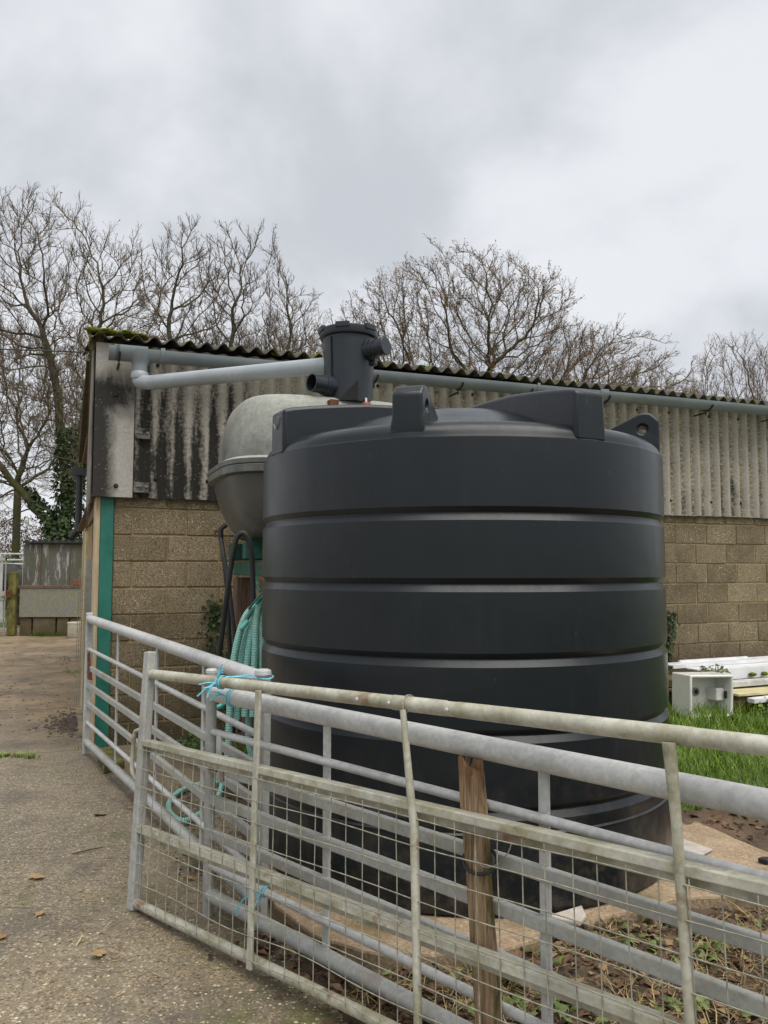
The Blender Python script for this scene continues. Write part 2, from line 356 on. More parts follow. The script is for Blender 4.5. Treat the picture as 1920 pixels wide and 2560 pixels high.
def m_tank():
    k = NB('black_polyethylene'); n = k.noise(1.4, 4, .6, sc=(1, 1, .6)); f = k.noise(3.0, 5, .6, sc=(2.5, 2.5, .35))
    c = k.mix(k.ramp(n, .35, .65), (.0055, .0084, .0112), (.0085, .0120, .0152)); c = k.mix(k.ramp(f, .58, .74, 0, .30), c, (.022, .025, .028))
    c = k.mix(k.math('MULTIPLY', k.ramp(k.zz(), .75, .10), k.ramp(k.noise(11, 6, .75), .46, .66, 0, .55)), c, (.10, .075, .05))
    c = k.mix(k.math('MULTIPLY', k.ramp(k.noise(60, 3, .6, sc=(1, 1, .5)), .70, .74), .25), c, (.12, .12, .12))
    r = k.math('ADD', k.ramp(k.noise(2.6, 5, .65), .3, .7, .24, .38), k.math('MULTIPLY', k.ramp(k.noise(9, 6, .75, sc=(2, 2, .18)), .5, .72), .10))
    return k.fin(c, r, 0, k.bump(k.math('ADD', k.noise(3.2, 2), k.math('MULTIPLY', k.noise(240, 2), .02)), .10, .03), .42)
M['tank'] = m_tank()
M['filter'] = simple('filter_plastic', (.015, .019, .026), (.020, .025, .033), 3, .40, 0, .5, .04, 160)
M['hole_shade'] = simple('painted_hole_shade', (.004, .004, .005), (.006, .006, .006), 3, .7)  # near-black colour standing in for the shade inside openings
def m_oil():
    k = NB('oil_tank_plastic'); n = k.noise(4, 6, .7); g = k.t.nodes.new('ShaderNodeNewGeometry'); sp = k.t.nodes.new('ShaderNodeSeparateXYZ'); k.link(g.outputs['Normal'], sp.inputs[0])
    c = k.mix(k.ramp(n, .3, .7), (.060, .062, .056), (.100, .102, .093))
    wea_lit = k.ramp(k.math('ADD', sp.outputs[2], k.math('MULTIPLY', k.math('SUBTRACT', n, .5), .5)), -.02, .30)   # chalky weathered lichen film; also puts the lit top into the colour
    c = k.mix(k.math('MULTIPLY', wea_lit, .85), c, k.mix(k.ramp(k.noise(26, 5, .75), .35, .65), (.26, .27, .23), (.40, .41, .36)))
    return k.fin(c, k.ramp(wea_lit, 0, 1, .36, .6), 0, k.bump(k.noise(70, 4), .1, .004), .5)
M['oil'] = m_oil()
def m_galv(name, algae, c1=(.33, .335, .33), c2=(.64, .645, .63), rust=.0):
    k = NB(name); sp = k.voro(70, out='Color'); sx = k.t.nodes.new('ShaderNodeSeparateColor'); k.link(sp, sx.inputs[0])
    n = k.noise(7, 6, .7); f = k.noise(48, 5, .75)
    c = k.mix(k.math('ADD', k.math('MULTIPLY', sx.outputs[0], .30), k.math('MULTIPLY', f, .75)), c1, c2); c = k.mix(k.ramp(k.noise(3.1, 6, .75, loc=(1, 8, 2)), .46, .66, 0, .55), c, (.24, .245, .235)); c = k.mix(k.ramp(k.noise(120, 3, .6), .66, .72, 0, .5), c, (.12, .11, .09))
    al = k.math('MULTIPLY', k.ramp(k.math('ADD', n, k.math('MULTIPLY', k.math('SUBTRACT', f, .5), .5)), .62 - algae * .3, .85 - algae * .25), min(1, .35 + algae))
    c = k.mix(al, c, k.mix(k.ramp(f, .4, .6), (.15, .14, .075), (.30, .285, .18)))
    if rust: c = k.mix(k.math('MULTIPLY', k.ramp(k.noise(5, 5, .7, loc=(7, 3, 1)), .60, .70), rust), c, (.19, .075, .032))
    met = k.ramp(al, 0, .5, .15, .0)
    return k.fin(c, k.ramp(n, .3, .7, .42, .62), met, k.bump(f, .12, .003), .5)
M['galv'] = m_galv('galvanised_steel', .12)
M['galv_old'] = m_galv('galvanised_algae', .75, (.33, .32, .255), (.68, .67, .57), .80)
M['galv_mid'] = m_galv('galvanised_weathered', .45, (.26, .265, .25), (.52, .525, .50), .22)
M['galv_far'] = m_galv('galvanised_sheet_streaked', .85, (.14, .142, .125), (.24, .242, .23), .1)
def m_streak():
    k = NB('streaked_zinc'); n = k.noise(3.2, 6, .7, sc=(2.6, 2.6, .45)); f = k.noise(20, 5, .7)
    c = k.mix(k.ramp(f, .3, .7), (.085, .083, .066), (.150, .148, .125)); c = k.mix(k.ramp(k.noise(2, 4), .45, .65, 0, .6), c, (.10, .10, .045))
    c = k.mix(k.ramp(n, .53, .61, 0, .85), c, (.40, .41, .40)); return k.fin(c, .7, .1, k.bump(f, .2, .01))
M['streak'] = m_streak()
M['green'] = simple('green_paint', (.010, .125, .092), (.022, .175, .128), 9, .55, 0, .5, .1, 60)
M['green_d'] = simple('shaded_dull_green_paint', (.006, .065, .045), (.02, .10, .07), 14, .55, 0, .4, .2, 60)  # dull green with the shadow under the oil tank put into its colour
M['timber'] = simple('pale_timber', (.45, .34, .21), (.60, .48, .33), 10, .8, 0, .2, .3, 60, (6, 6, .6))
M['oldwood'] = simple('grey_brown_wood', (.10, .07, .045), (.23, .165, .105), 16, .9, 0, .2, .8, 50, (5, 5, .35))
M['sleeper'] = simple('red_brown_wood', (.095, .045, .03), (.21, .15, .115), 12, .85, 0, .2, .6, 50, (5, 5, .3))
def m_post():
    k = NB('split_timber'); g = k.noise(22, 6, .7, sc=(4, 4, .22)); n = k.noise(9, 5)
    c = k.mix(k.ramp(g, .32, .66), (.075, .046, .025), (.56, .40, .24)); c = k.mix(k.ramp(k.zz(), .76, .86, 0, .6), c, (.14, .05, .02))
    mo = k.math('MULTIPLY', k.ramp(n, .50, .60), k.ramp(k.dot((1, 0, 0)), .285, .315)); c = k.mix(mo, c, (.12, .12, .035))
    return k.fin(c, .9, 0, k.bump(g, 1, .02), .2)
M['post'] = m_post()
def m_hose():
    k = NB('ribbed_teal_hose'); w = k.t.nodes.new('ShaderNodeMath'); w.operation = 'SINE'; u = k.uvx(); k.link(k.math('MULTIPLY', u, 2 * math.pi / .010), w.inputs[0])
    s_ = k.ramp(w.outputs[0], -.3, .5); c = k.mix(s_, (.12, .48, .41), (.48, .79, .71)); c = k.mix(k.ramp(k.noise(9, 4), .55, .7, 0, .5), c, (.30, .42, .33))
    return k.fin(c, .42, 0, k.bump(w.outputs[0], .6, .004), .5)
M['hose'] = m_hose()
M['hose_s'] = simple('smooth_teal_hose', (.05, .40, .34), (.14, .50, .43), 8, .4)
M['rubber'] = simple('black_rubber', (.014, .014, .015), (.024, .024, .025), 7, .55)
M['rope'] = simple('green_rope', (.015, .10, .07), (.04, .18, .13), 60, .8, 0, .3, .8, 200)
M['twine'] = simple('blue_baler_twine', (.10, .47, .62), (.22, .62, .74), 40, .6, 0, .3, .5, 200)
M['rust'] = simple('rusty_iron', (.10, .038, .018), (.21, .09, .045), 25, .85, .2, .3, .6, 90)
M['steel'] = simple('worn_steel', (.22, .19, .16), (.38, .35, .31), 20, .5, .6)
M['brass'] = simple('valve_metal', (.10, .05, .035), (.17, .10, .07), 20, .6, .3)
M['mint'] = simple('pale_green_cap', (.20, .33, .26), (.30, .42, .34), 20, .6)
M['redplastic'] = simple('red_fitting', (.22, .035, .02), (.30, .06, .035), 20, .5)
M['ceramic'] = simple('white_ceramic', (.70, .69, .64), (.78, .77, .73), 5, .16, 0, .6, .01, 90)
M['upvc'] = simple('white_plastic', (.68, .69, .70), (.80, .81, .82), 6, .35, 0, .5, .02, 90)
M['dirtywhite'] = simple('dirty_white_board', (.36, .36, .33), (.58, .58, .55), 10, .6, 0, .4, .2, 60)
M['yellowboard'] = simple('cream_board', (.44, .38, .20), (.58, .52, .32), 9, .8, 0, .2, .3, 60)
M['mosswood'] = simple('mossy_wood', (.055, .05, .018), (.17, .135, .05), 14, .95, 0, .1, .9, 60)
M['cap'] = simple('dirty_cream_plastic', (.42, .38, .28), (.56, .53, .43), 9, .5)
M['brick'] = simple('red_brick', (.17, .065, .04), (.25, .11, .07), 20, .9, 0, .2, .5, 60)
M['mosspost'] = simple('algae_concrete_post', (.075, .075, .02), (.21, .185, .07), 7, .95, 0, .1, .5, 60)
def m_bark(name, a, b, mo):
    k = NB(name); c = k.mix(k.ramp(k.noise(5, 6, .7), .35, .65), a, b); c = k.mix(k.math('MULTIPLY', k.ramp(k.noise(1.3, 4), .45, .6), mo), c, (.075, .085, .022)); return k.fin(c, .95, 0, k.bump(k.noise(14, 5, sc=(1, 1, .3)), .8, .05), .15)
M['bark'] = m_bark('bark', (.045, .039, .030), (.105, .092, .070), .75)
M['twig'] = m_bark('twig_bark', (.105, .080, .058), (.165, .128, .094), .08)
M['twig_red'] = m_bark('reddish_twigs', (.14, .095, .072), (.20, .145, .115), 0.0)
def m_trleaf(name, stops):
    k = NB(name); c = k.cols(k.attr(), stops); tr = k.t.nodes.new('ShaderNodeBsdfTranslucent'); k.link(c, tr.inputs[0]); k.fin(c, .8, 0, None, .2)
    mx = k.t.nodes.new('ShaderNodeMixShader'); mx.inputs[0].default_value = .5; k.link(k.b.outputs[0], mx.inputs[1]); k.link(tr.outputs[0], mx.inputs[2]); k.link(mx.outputs[0], k.o.inputs[0]); return k.m
def m_leaf(name, stops, rough=.75):
    k = NB(name); c = k.cols(k.attr(), stops); c = k.mix(k.ramp(k.noise(60, 3), .35, .65, 0, .35), c, (.03, .02, .01)); return k.fin(c, rough, 0, None, .3)
M['deadleaf'] = m_leaf('dead_leaves', [(0, (.075, .035, .018)), (.4, (.17, .085, .035)), (.75, (.32, .18, .075)), (1, (.42, .28, .14))])
M['treeleaf'] = m_trleaf('clinging_oak_leaves', [(0, (.16, .09, .045)), (.5, (.30, .18, .09)), (1, (.42, .28, .15))])
M['litter'] = m_leaf('leaf_litter', [(0, (.03, .019, .012)), (.35, (.10, .055, .03)), (.65, (.20, .12, .065)), (.85, (.32, .22, .12)), (1, (.19, .21, .05))])
M['grass'] = m_leaf('grass', [(0, (.055, .11, .010)), (.5, (.15, .26, .022)), (.85, (.26, .38, .05)), (1, (.38, .35, .16))], .55)
M['straw'] = m_leaf('dry_grass', [(0, (.16, .105, .05)), (.5, (.33, .235, .11)), (.8, (.48, .37, .19)), (1, (.20, .23, .06))], .7)
M['ivy'] = m_leaf('ivy', [(0, (.012, .030, .008)), (.5, (.028, .062, .014)), (.85, (.055, .10, .025)), (1, (.14, .18, .06))], .45)
M['ivy_l'] = m_leaf('light_ivy', [(0, (.04, .075, .02)), (.5, (.11, .16, .04)), (1, (.26, .29, .11))], .5)
M['mud'] = simple('dark_mud', (.026, .018, .014), (.07, .048, .035), 20, .6, 0, .4, .9, 60)
M['hide'] = simple('black_hide', (.010, .010, .010), (.022, .021, .021), 8, .6)
M['wood_far'] = m_leaf('far_scrub', [(0, (.07, .055, .045)), (.45, (.14, .105, .075)), (.75, (.20, .12, .06)), (1, (.075, .085, .03))])
M['stone'] = simple('pale_mortar_stone', (.38, .34, .29), (.52, .48, .43), 14, .9, 0, .2, .4, 60)
M['chalk'] = simple('chalk', (.30, .31, .32), (.36, .37, .38), 60, .9)
M['wire'] = simple('dull_wire', (.20, .19, .14), (.40, .385, .31), 30, .6, .1)

# ================================================================== GROUND
b = MB(); b.add([(-400, -60, -.05), (400, -60, -.05), (400, 700, -.05), (-400, 700, -.05)], [(0, 1, 2, 3)])
struct(b.build('ground', M['turf']))
YARD = [(-26, -6), (3.5, -6), (1.9, 0), (1.05, 1.2), (.35, 2.2), (-.08, 2.62), (-.38, 3.2), (-.75, 4.4), (-1.3, 6.2), (-2.35, 7.1), (-5.8, 15.4), (-5.2, 19.8), (-26, 24)]
b = MB(); b.prism([(x, y, -.045) for x, y in YARD], (0, 0, .045)); b.f = [f for f in b.f]
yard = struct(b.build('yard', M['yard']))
# slab under the tank: outline from pixels on its top
SLAB_Z = .06
SLAB = [tuple(gp(*p, SLAB_Z))[:2] for p in [(690, 2262), (805, 2346), (960, 2385), (1240, 2376), (1337, 2352), (1423, 2314), (1531, 2284), (1711, 2247), (1920, 2225)]]
SLAB += [(2.75, 3.45), (2.9, 3.95)] + [tuple(gp(*p, SLAB_Z))[:2] for p in [(1920, 2128), (1840, 2094), (1760, 2060), (1700, 2032)]] + [(1.62, 5.3), (.4, 5.75), (-.75, 5.55), (-.72, 4.3)]
rs = random.Random(3); pol = []
for i in range(len(SLAB)):
    a, c = Vector(SLAB[i]), Vector(SLAB[(i + 1) % len(SLAB)]); m = max(2, int((c - a).length / .07))
    for j in range(m): q = a.lerp(c, j / m); pol.append((q.x + rs.uniform(-.012, .012), q.y + rs.uniform(-.012, .012), -.04))
b = MB(); b.prism(pol, (0, 0, .04 + SLAB_Z)); struct(b.build('tank_slab', M['slab'], bevel=.012))
# verge: soil with lumps, and the turf behind the tank
SOIL = [(-.40, 3.28), (-.10, 2.66), (.33, 2.2), (1.0, 1.2), (1.9, 0), (3.4, -4), (12, -4), (16, 14.4), (4.9, 9.9), (-2.2, 7.0), (-1.35, 6.25), (-.78, 4.4)]
def soil_h(x, y):
    n = mnoise.fractal(Vector((x * 3.1, y * 3.1, 1)), 1.0, 2.0, 4)
    h = .018 + .028 * n + .015 * mnoise.noise(Vector((x * 14, y * 14, 3)))
    p = Vector((x, y, 0)); heap = math.exp(-((x - 2.5) / .9) ** 2 - ((y - 4.62 - .10 * (x - 2.3)) / .24) ** 2)     # spoil thrown up behind the slab
    h += heap * (.09 + .06 * n)
    if x > 1.7 and y > 5.0: h += .05 * min(1, (y - 5.0) / 1.5)
    return h
b = MB(); nx, ny = 150, 170; x0, x1, y0, y1 = -1.6, 7.0, .0, 10.8; idx = {}
for j in range(ny + 1):
    for i in range(nx + 1):
        x = x0 + (x1 - x0) * i / nx; y = y0 + (y1 - y0) * j / ny
        ins = pip(x, y, SOIL)
        idx[i, j] = len(b.v); b.v.append(Vector((x, y, soil_h(x, y) if ins else -.045))); b.uv.append((0, 0)); b.rnd.append(0)
for j in range(ny):
    for i in range(nx): b.f.append((idx[i, j], idx[i + 1, j], idx[i + 1, j + 1], idx[i, j + 1]))
struct(b.build('verge_soil', M['soil'], smooth=60))

# ================================================================== BARN
barn = thing('farm_barn', 'long concrete block barn with corrugated grey cladding, mossy roof edge and grey gutter', 'building', Wp(0, 0, 0))
BLEN = 11.0; BDEP = 8.0; ZC = 2.07; ZE = 3.42
wall = MB().wbox(.165, BLEN, -.30, -.062, -.04, ZC + .2).build('wall', M['mortar'], barn)
# blocks, coursed 225 mm, shared mesh data
bh, bl = .213, .437
bme = {}
def block_mesh(L):
    key = round(L, 3)
    if key not in bme:
        me = bpy.data.meshes.new('block'); bm = bmesh.new(); bmesh.ops.create_cube(bm, size=1.0)
        bmesh.ops.scale(bm, vec=(L, .06, bh), verts=bm.verts)
        bmesh.ops.bevel(bm, geom=list(bm.edges), offset=.006, segments=1, affect='EDGES'); bm.to_mesh(me); bm.free(); me.materials.append(M['block']); bme[key] = me
    return bme[key]
WROT = Matrix((WD, -WN, Z)).transposed().to_euler()
rb = random.Random(11); nb = 0
for c in range(10):
    z = ZC + .135 - .225 * (c + 1) + .1125
    if z < -.09: break
    t = .168 if c % 2 == 0 else .168 - .29; first = True
    while t < BLEN - .5:
        a = max(t, .168); L = t + bl - a
        if L > .08:
            o = bpy.data.objects.new('block', block_mesh(L)); COL.objects.link(o); o.parent = wall
            o.location = Wp(a + L / 2 + rb.uniform(-.002, .002), -.080 + rb.uniform(-.004, .004), z + rb.uniform(-.003, .003)) - ORG[wall.name]
            o.rotation_euler = (WROT.x, WROT.y + rb.uniform(-.004, .004), WROT.z); nb += 1
        t += bl + .012
# corner post, door frame on the gable end
MB().wbox(.06, .163, -.16, -.03, 0, ZC + .03).build('corner_post', M['green'], barn, bevel=.004)
MB().wbox(.02, .058, -.50, -.05, 0, ZC + .03).build('door_frame', M['timber'], barn, bevel=.004)
MB().wbox(.03, .055, -2.6, -.505, ZC - .12, ZC + .03).build('door_lintel', M['oldwood'], barn)
MB().wbox(.10, .25, -BDEP + .1, -3.2, 0, ZC + .2).build('gable_wall', M['mortar'], barn)
MB().wbox(.12, .16, -3.1, -.55, 0, ZC - .1).build('sliding_door', M['oldwood'], barn)
MB().wbox(.0, .022, -2.55, -2.0, 0, ZC - .2).build('door_board', M['yellowboard'], barn)
MB().wbox(-.02, .07, -6.5, -.0, ZC + .002, ZC + .02).build('soffit', M['oldwood'], barn)
# corrugated sheets
def corr(b, P, u, v, nrm, L, H, pitch=.146, amp=.026, th=.007, ph=0.0, seg=10, vs_=2):
    n = max(4, int(L / pitch * seg)); rows = []
    for side in (0, 1):
        for k in range(vs_ + 1):
            row = []
            for i in range(n + 1):
                s_ = L * i / n; q = P + u * s_ + v * (H * k / vs_) + nrm * (amp * math.sin(2 * math.pi * (s_ / pitch) + ph) - side * th)
                row.append(len(b.v)); b.v.append(q); b.uv.append((s_, k)); b.rnd.append(0)
            rows.append(row)
    m = vs_ + 1
    for k in range(vs_):
        for i in range(n):
            a, c = rows[k], rows[k + 1]; b.f.append((a[i], a[i + 1], c[i + 1], c[i]))
            a, c = rows[m + k], rows[m + k + 1]; b.f.append((a[i], c[i], c[i + 1], a[i + 1]))
    for i in range(n):
        b.f.append((rows[0][i], rows[m][i], rows[m][i + 1], rows[0][i + 1])); b.f.append((rows[vs_][i], rows[vs_][i + 1], rows[m + vs_][i + 1], rows[m + vs_][i]))
    return b
t = .27; k = 0
while t < BLEN - .3:
    L = .146 * 7
    sh = corr(MB(), Wp(t, .0 + .004 * (k % 2), ZC + rb.uniform(-.006, .006)), WD, Z, WN, L + .02, ZE - ZC - .04, ph=2 * math.pi * t / .146 * 1.0).build('cladding_sheet', M['clad'], barn, smooth=50)
    # fixing bolts sit on the ribs
    for (tt, zz) in [(t + .22, ZC + .16), (t + .66, ZC + .16), (t + .22, ZE - .20), (t + .66, ZE - .20)]:
        MB().lathe([(.016, 0), (.017, .006), (.011, .016), (.004, .022)], Wp(tt, .022, zz), 10, WN).build('bolt', M['blackclip'], sh, smooth=40)
    t += L; k += 1
flash = MB().wbox(-.012, .305, .028, .042, ZC - .006, ZE - .05).build('corner_flashing', M['flash'], barn, bevel=.004)
MB().wbox(-.012, .0, -.30, .03, ZC - .006, ZE - .05).build('corner_flashing', M['flash'], barn)
for zz in (2.155, 2.615):
    br = MB().wbox(.312, .44, .030, .042, zz - .045, zz + .045).build('bracket', M['plate'], barn, bevel=.004)
    for tt in (.338, .362, .418): MB().lathe([(.011, 0), (.012, .004), (.006, .012)], Wp(tt, .042, zz + .006), 10, WN).build('bolt', M['steel'], br, smooth=40)
for tt, zz in ((.17, 2.16), (.15, 2.93)): MB().lathe([(.02, 0), (.019, .008), (.010, .02)], Wp(tt, .042, zz), 10, WN).build('bolt', M['blackclip'], flash, smooth=40)
# gable cladding, seen edge-on
GU = Vector((-.352, .936, 0)).normalized()
corr(MB(), Wp(-.030, -.02, ZC - .01), GU, Z, -WD, 3.2, 1.30, amp=.016).build('gable_cladding_sheet', M['gable'], barn, smooth=50)
corr(MB(), Wp(-.030, -.02, ZC - .01) + GU * 3.2, GU, Z, -WD, BDEP - 3.3, 1.32, amp=.016).build('gable_cladding_sheet', M['gable'], barn, smooth=50)
MB().bar(Wp(-.045, -.02, ZE - .05), Wp(-.045, -.02, ZE - .05) + GU * BDEP, .025, .11).build('bargeboard', M['oldwood'], barn)
# roof
RP = R(12); RU = (-WN * math.cos(RP) + Z * math.sin(RP)).normalized(); RNm = WD.cross(RU).normalized()
if RNm.z < 0: RNm = -RNm
roof = MB().wbox(.05, BLEN, -BDEP + .05, -.12, ZE - .10, ZE - .06).build('roof', M['oldwood'], barn)
t = -.06; k = 0
while t < BLEN:
    corr(MB(), Wp(t, .15, ZE - .012 + .006 * (k % 2)), WD, RU, RNm, .146 * 7 + .03, 4.15, amp=.027, th=.008, ph=1.0 + 2 * math.pi * t / .146).build('roof_sheet', M['roof'], roof, smooth=50)
    t += .146 * 7; k += 1
BU = (WN * math.cos(RP) + Z * math.sin(RP)).normalized(); BN = -(WD.cross(BU)).normalized()
if BN.z < 0: BN = -BN
MB().boxax(Wp(BLEN / 2, -BDEP + 1.9, ZE + .40), WD * BLEN / 2, BU * 2.05, BN * .02).build('roof_sheet', M['roof'], roof)
# moss cushions on the verge
def clump(c, rx, ry, rz, seed, n=3):
    bm = bmesh.new(); bmesh.ops.create_icosphere(bm, subdivisions=n, radius=1.0)
    b = MB()
    for v in bm.verts:
        q = v.co.copy(); k_ = 1 + .28 * mnoise.noise(q * 2.2 + Vector((seed, 0, 0))) + .16 * mnoise.noise(q * 6 + Vector((seed, 3, 0)))
        b.v.append(Vector(c) + WD * (q.x * rx * k_) + (-WN) * (q.y * ry * k_) + Z * (q.z * rz * k_)); b.uv.append((0, 0)); b.rnd.append(0)
    for f in bm.faces: b.f.append(tuple(v.index for v in f.verts))
    bm.free(); return b
mb = MB()
def merge(a, c): a.add(c.v, c.f)
rm = random.Random(5)
for i in range(34):
    merge(mb, clump(Wp(-.06 + rm.random() ** 1.3 * .42, .145 - rm.random() * .12, ZE + .020 + rm.random() * .015), .022 + rm.random() * .035, .03 + rm.random() * .04, .012 + rm.random() * .014, i, 2))
for i in range(8):
    merge(mb, clump(Wp(-.062, .12 - i * .04, ZE - .01 - rm.random() * .06), .010, .03, .03 + rm.random() * .03, i + 40, 2))
struct(mb.build('moss', M['moss'], roof, smooth=60), 'stuff')
mb = MB()
for i in range(26):
    t = rm.random() ** 1.8 * 7.0; t0 = round(t / .146) * .146 + .05
    merge(mb, clump(Wp(t0, .14 - rm.random() * .2, ZE + .0 + rm.random() * .014), .014 + rm.random() * .026, .02 + rm.random() * .04, .008 + rm.random() * .010, i + 90, 1))
struct(mb.build('moss', M['moss'], roof, smooth=60), 'stuff')
# gutter
GO, GR = .235, .090
def GZf(t): return 3.272 + .0085 * t          # the gutter falls towards its outlet
gut = MB(); n = 14; T0, T1 = .10, BLEN
ring = []
for r_ in (GR, GR - .004):
    for tt in (T0, T1):
        ring.append([Wp(tt, GO + math.cos(math.pi + math.pi * i / n) * r_, GZf(tt) + math.sin(math.pi + math.pi * i / n) * r_) for i in range(n + 1)])
base = [len(gut.v)]
for rg in ring: gut.add(rg, [])
m = n + 1
for i in range(n):
    gut.f.append((i, i + 1, m + i + 1, m + i)); gut.f.append((2 * m + i, 3 * m + i, 3 * m + i + 1, 2 * m + i + 1))
gut.f += [(0, m, 3 * m, 2 * m), (n, 2 * m + n, 3 * m + n, m + n)]
gutter = gut.build('gutter', M['pvc'], barn, smooth=50)
def halfband(tc_, w, r_, lip=.0):
    b = MB(); A = []
    for rr in (r_, GR - .002):
        for tt in (tc_ - w / 2, tc_ + w / 2): A.append([Wp(tt, GO + math.cos(R(170) + R(200) * i / 16) * rr, GZf(tt) + math.sin(R(170) + R(200) * i / 16) * rr) for i in range(17)])
    for q in A: b.add(q, [])
    for i in range(16): b.f += [(i, i + 1, 17 + i + 1, 17 + i), (i, 34 + i, 34 + i + 1, i + 1), (17 + i, 17 + i + 1, 51 + i + 1, 51 + i)]
    b.f += [(0, 17, 51, 34), (16, 50, 67, 33)]
    return b
cap = MB().prism([Wp(.075, GO + math.cos(R(178) + R(184) * i / 16) * (GR + .006), GZf(.075) + math.sin(R(178) + R(184) * i / 16) * (GR + .006)) for i in range(17)], WD * .045).build('end_cap', M['pvc'], gutter, smooth=50)
for tc_, w in ((.25, .26), (.50, .035), (.145, .03), (4.15, .03), (4.95, .10), (7.35, .09), (9.4, .09)):
    halfband(tc_, w, GR + .006).build('joint', M['pvc'], gutter, smooth=50)
for tc_ in (.16, 1.32, 2.42, 3.30, 4.08, 5.02, 6.4, 7.42, 8.5, 9.5):
    bb = MB(); pts = [Wp(tc_, GO + math.cos(R(185) + R(150) * i / 10) * (GR + .010), GZf(tc_) + math.sin(R(185) + R(150) * i / 10) * (GR + .010)) for i in range(11)]
    bb.tube(pts, .008, 6); bb.bar(Wp(tc_, GO - .02, GZf(tc_) - GR - .03), Wp(tc_, .03, GZf(tc_) - GR - .03), .02, .012); bb.tube([Wp(tc_, GO - .02, GZf(tc_) - GR - .06), Wp(tc_, GO - .02, GZf(tc_) - GR)], .006, 6)
    bb.build('gutter_bracket', M['blackclip'], gutter)
OT = .325
MB().lathe([(.108, .07), (.100, .03), (.084, .0), (.068, -.03), (.061, -.055), (.060, -.115)], Wp(OT, GO, GZf(OT) - GR + .012), 24, None, False, False).build('outlet', M['pvc'], gutter, smooth=50)
# down pipe at the far corner of the barn
dpz = Vector((dp(199, 1200, 14.1).x, 14.1, 0))
dbar = MB().tube([dpz + Z * 3.15, dpz + Z * 2.22, dpz + Z * 2.15 + Vector((-.02, -.02, 0)), dpz + Z * 2.02 + Vector((-.12, -.05, 0))], .058, 12); dbar.boxax(dpz + Z * 3.2, (.10, 0, 0), (0, .1, 0), (0, 0, .07))
dbar.build('downpipe', M['rubber'], barn, smooth=50)
# green mesh guard and post beside the gable
g0 = Vector((dp(222, 1500, 8.5).x, 8.5, 0))
mp = thing('mesh_hurdle', 'rusty wire mesh hurdle leaning on grey post by barn gable', 'hurdle', g0)
MB().bar(g0, g0 + Z * 1.58, .055, .07, WD).build('post', M['galv_mid'], mp)
hp = dp(205, 1590, 11.8); hx = Vector((1, -.1, 0)).normalized()
for i in range(4): MB().tube([g0 + Vector((-.085 + .02 * i, -.10, .04)), g0 + Vector((-.075 + .02 * i, -.08, 1.40))], .003, 5).build('wire', M['wire'], mp)
for i in range(12): MB().tube([g0 + Vector((-.09, -.10, .12 + i * .1)), g0 + Vector((-.02, -.09, .12 + i * .1 + .03))], .003, 5).build('wire', M['wire'], mp)

# rainwater pipe from the outlet to the filter
FIL = Vector((-.252, 5.62, 0)); FZ0 = 2.655; FZ1 = 3.14; FRAD = .185
el0 = Wp(OT, GO, GZf(OT) - GR - .09); el1 = Wp(OT, GO, GZf(OT) - GR - .185)
pin = dp(800, 912, FIL.y - .01); pin = Vector((FIL.x - .12, FIL.y, pin.z))
pd = (pin - el1).normalized()
pipe = thing('rainwater_pipe', 'light grey plastic drainpipe running from gutter outlet to black filter', 'pipe', el1)
MB().tube(curve([el0, el0.lerp(el1, .7), el1 + pd * .03 + Z * .012, el1 + pd * .12, el1 + pd * .2], 6), .0605, 20).build('elbow', M['pvc2'], pipe, smooth=50)
MB().lathe([(.069, 0), (.072, .006), (.072, .055), (.068, .06)], el0 - Z * .06, 24).build('socket', M['pvc2'], pipe, smooth=50)
MB().tube([el1 + pd * .12, pin], .060, 24).build('straight_length', M['pvc2'], pipe, smooth=50)

# ================================================================== OIL TANK on its stand
OC = Wp(1.55, 1.38, 0); oz0, ozs, oz1 = 1.66, 2.15, 2.655
oil = thing('oil_tank', 'weathered grey green plastic oil tank raised on stand beside barn wall', 'tank', OC + Z * oz0)
def sup(a, p): return math.copysign(abs(math.cos(a)) ** p, math.cos(a)), math.copysign(abs(math.sin(a)) ** p, math.sin(a))
def oil_ring(hx_, hy_, z, n=64, p=.52):
    q = []
    for i in range(n):
        c, s_ = sup(2 * math.pi * i / n, p); q.append(OC + WD * (hx_ * c) + WN * (hy_ * s_) + Z * z)
    return q
def oil_part(rows, name, smooth=45):
    b = MB(); n = 64
    for (hx_, hy_, z) in rows: b.add(oil_ring(hx_, hy_, z), [])
    for j in range(len(rows) - 1):
        for i in range(n): b.f.append((j * n + i, j * n + (i + 1) % n, (j + 1) * n + (i + 1) % n, (j + 1) * n + i))
    b.f.append(tuple(reversed(range(n)))); b.f.append(tuple(range((len(rows) - 1) * n, len(rows) * n)))
    return b.build(name, M['oil'], oil, smooth=smooth)
up = [(.735 - d_ * .9, .60 - d_ * .9, ozs + .03 + (oz1 - ozs - .03) * v_) for v_, d_ in ((0, 0), (.2, .008), (.35, .018), (.5, .032), (.65, .048), (.78, .066), (.86, .080), (.92, .096), (.955, .110), (.98, .128), (.995, .15), (1.0, .19))]
oil_part(up, 'upper_shell')
lo = [(.76 - d_ * 1.3, .62 - d_ * 1.3, oz0 + (ozs - .04 - oz0) * v_) for v_, d_ in ((0, .22), (.012, .19), (.04, .150), (.12, .118), (.24, .088), (.36, .064), (.50, .042), (.71, .020), (.86, .007), (1, 0))]
oil_part(lo, 'lower_shell')
oil_part([(.77, .63, ozs - .060), (.798, .658, ozs - .050), (.798, .658, ozs - .004), (.788, .648, ozs + .0), (.788, .648, ozs + .004), (.798, .658, ozs + .008), (.798, .658, ozs + .038), (.765, .625, ozs + .058)], 'seam_flange', 30)
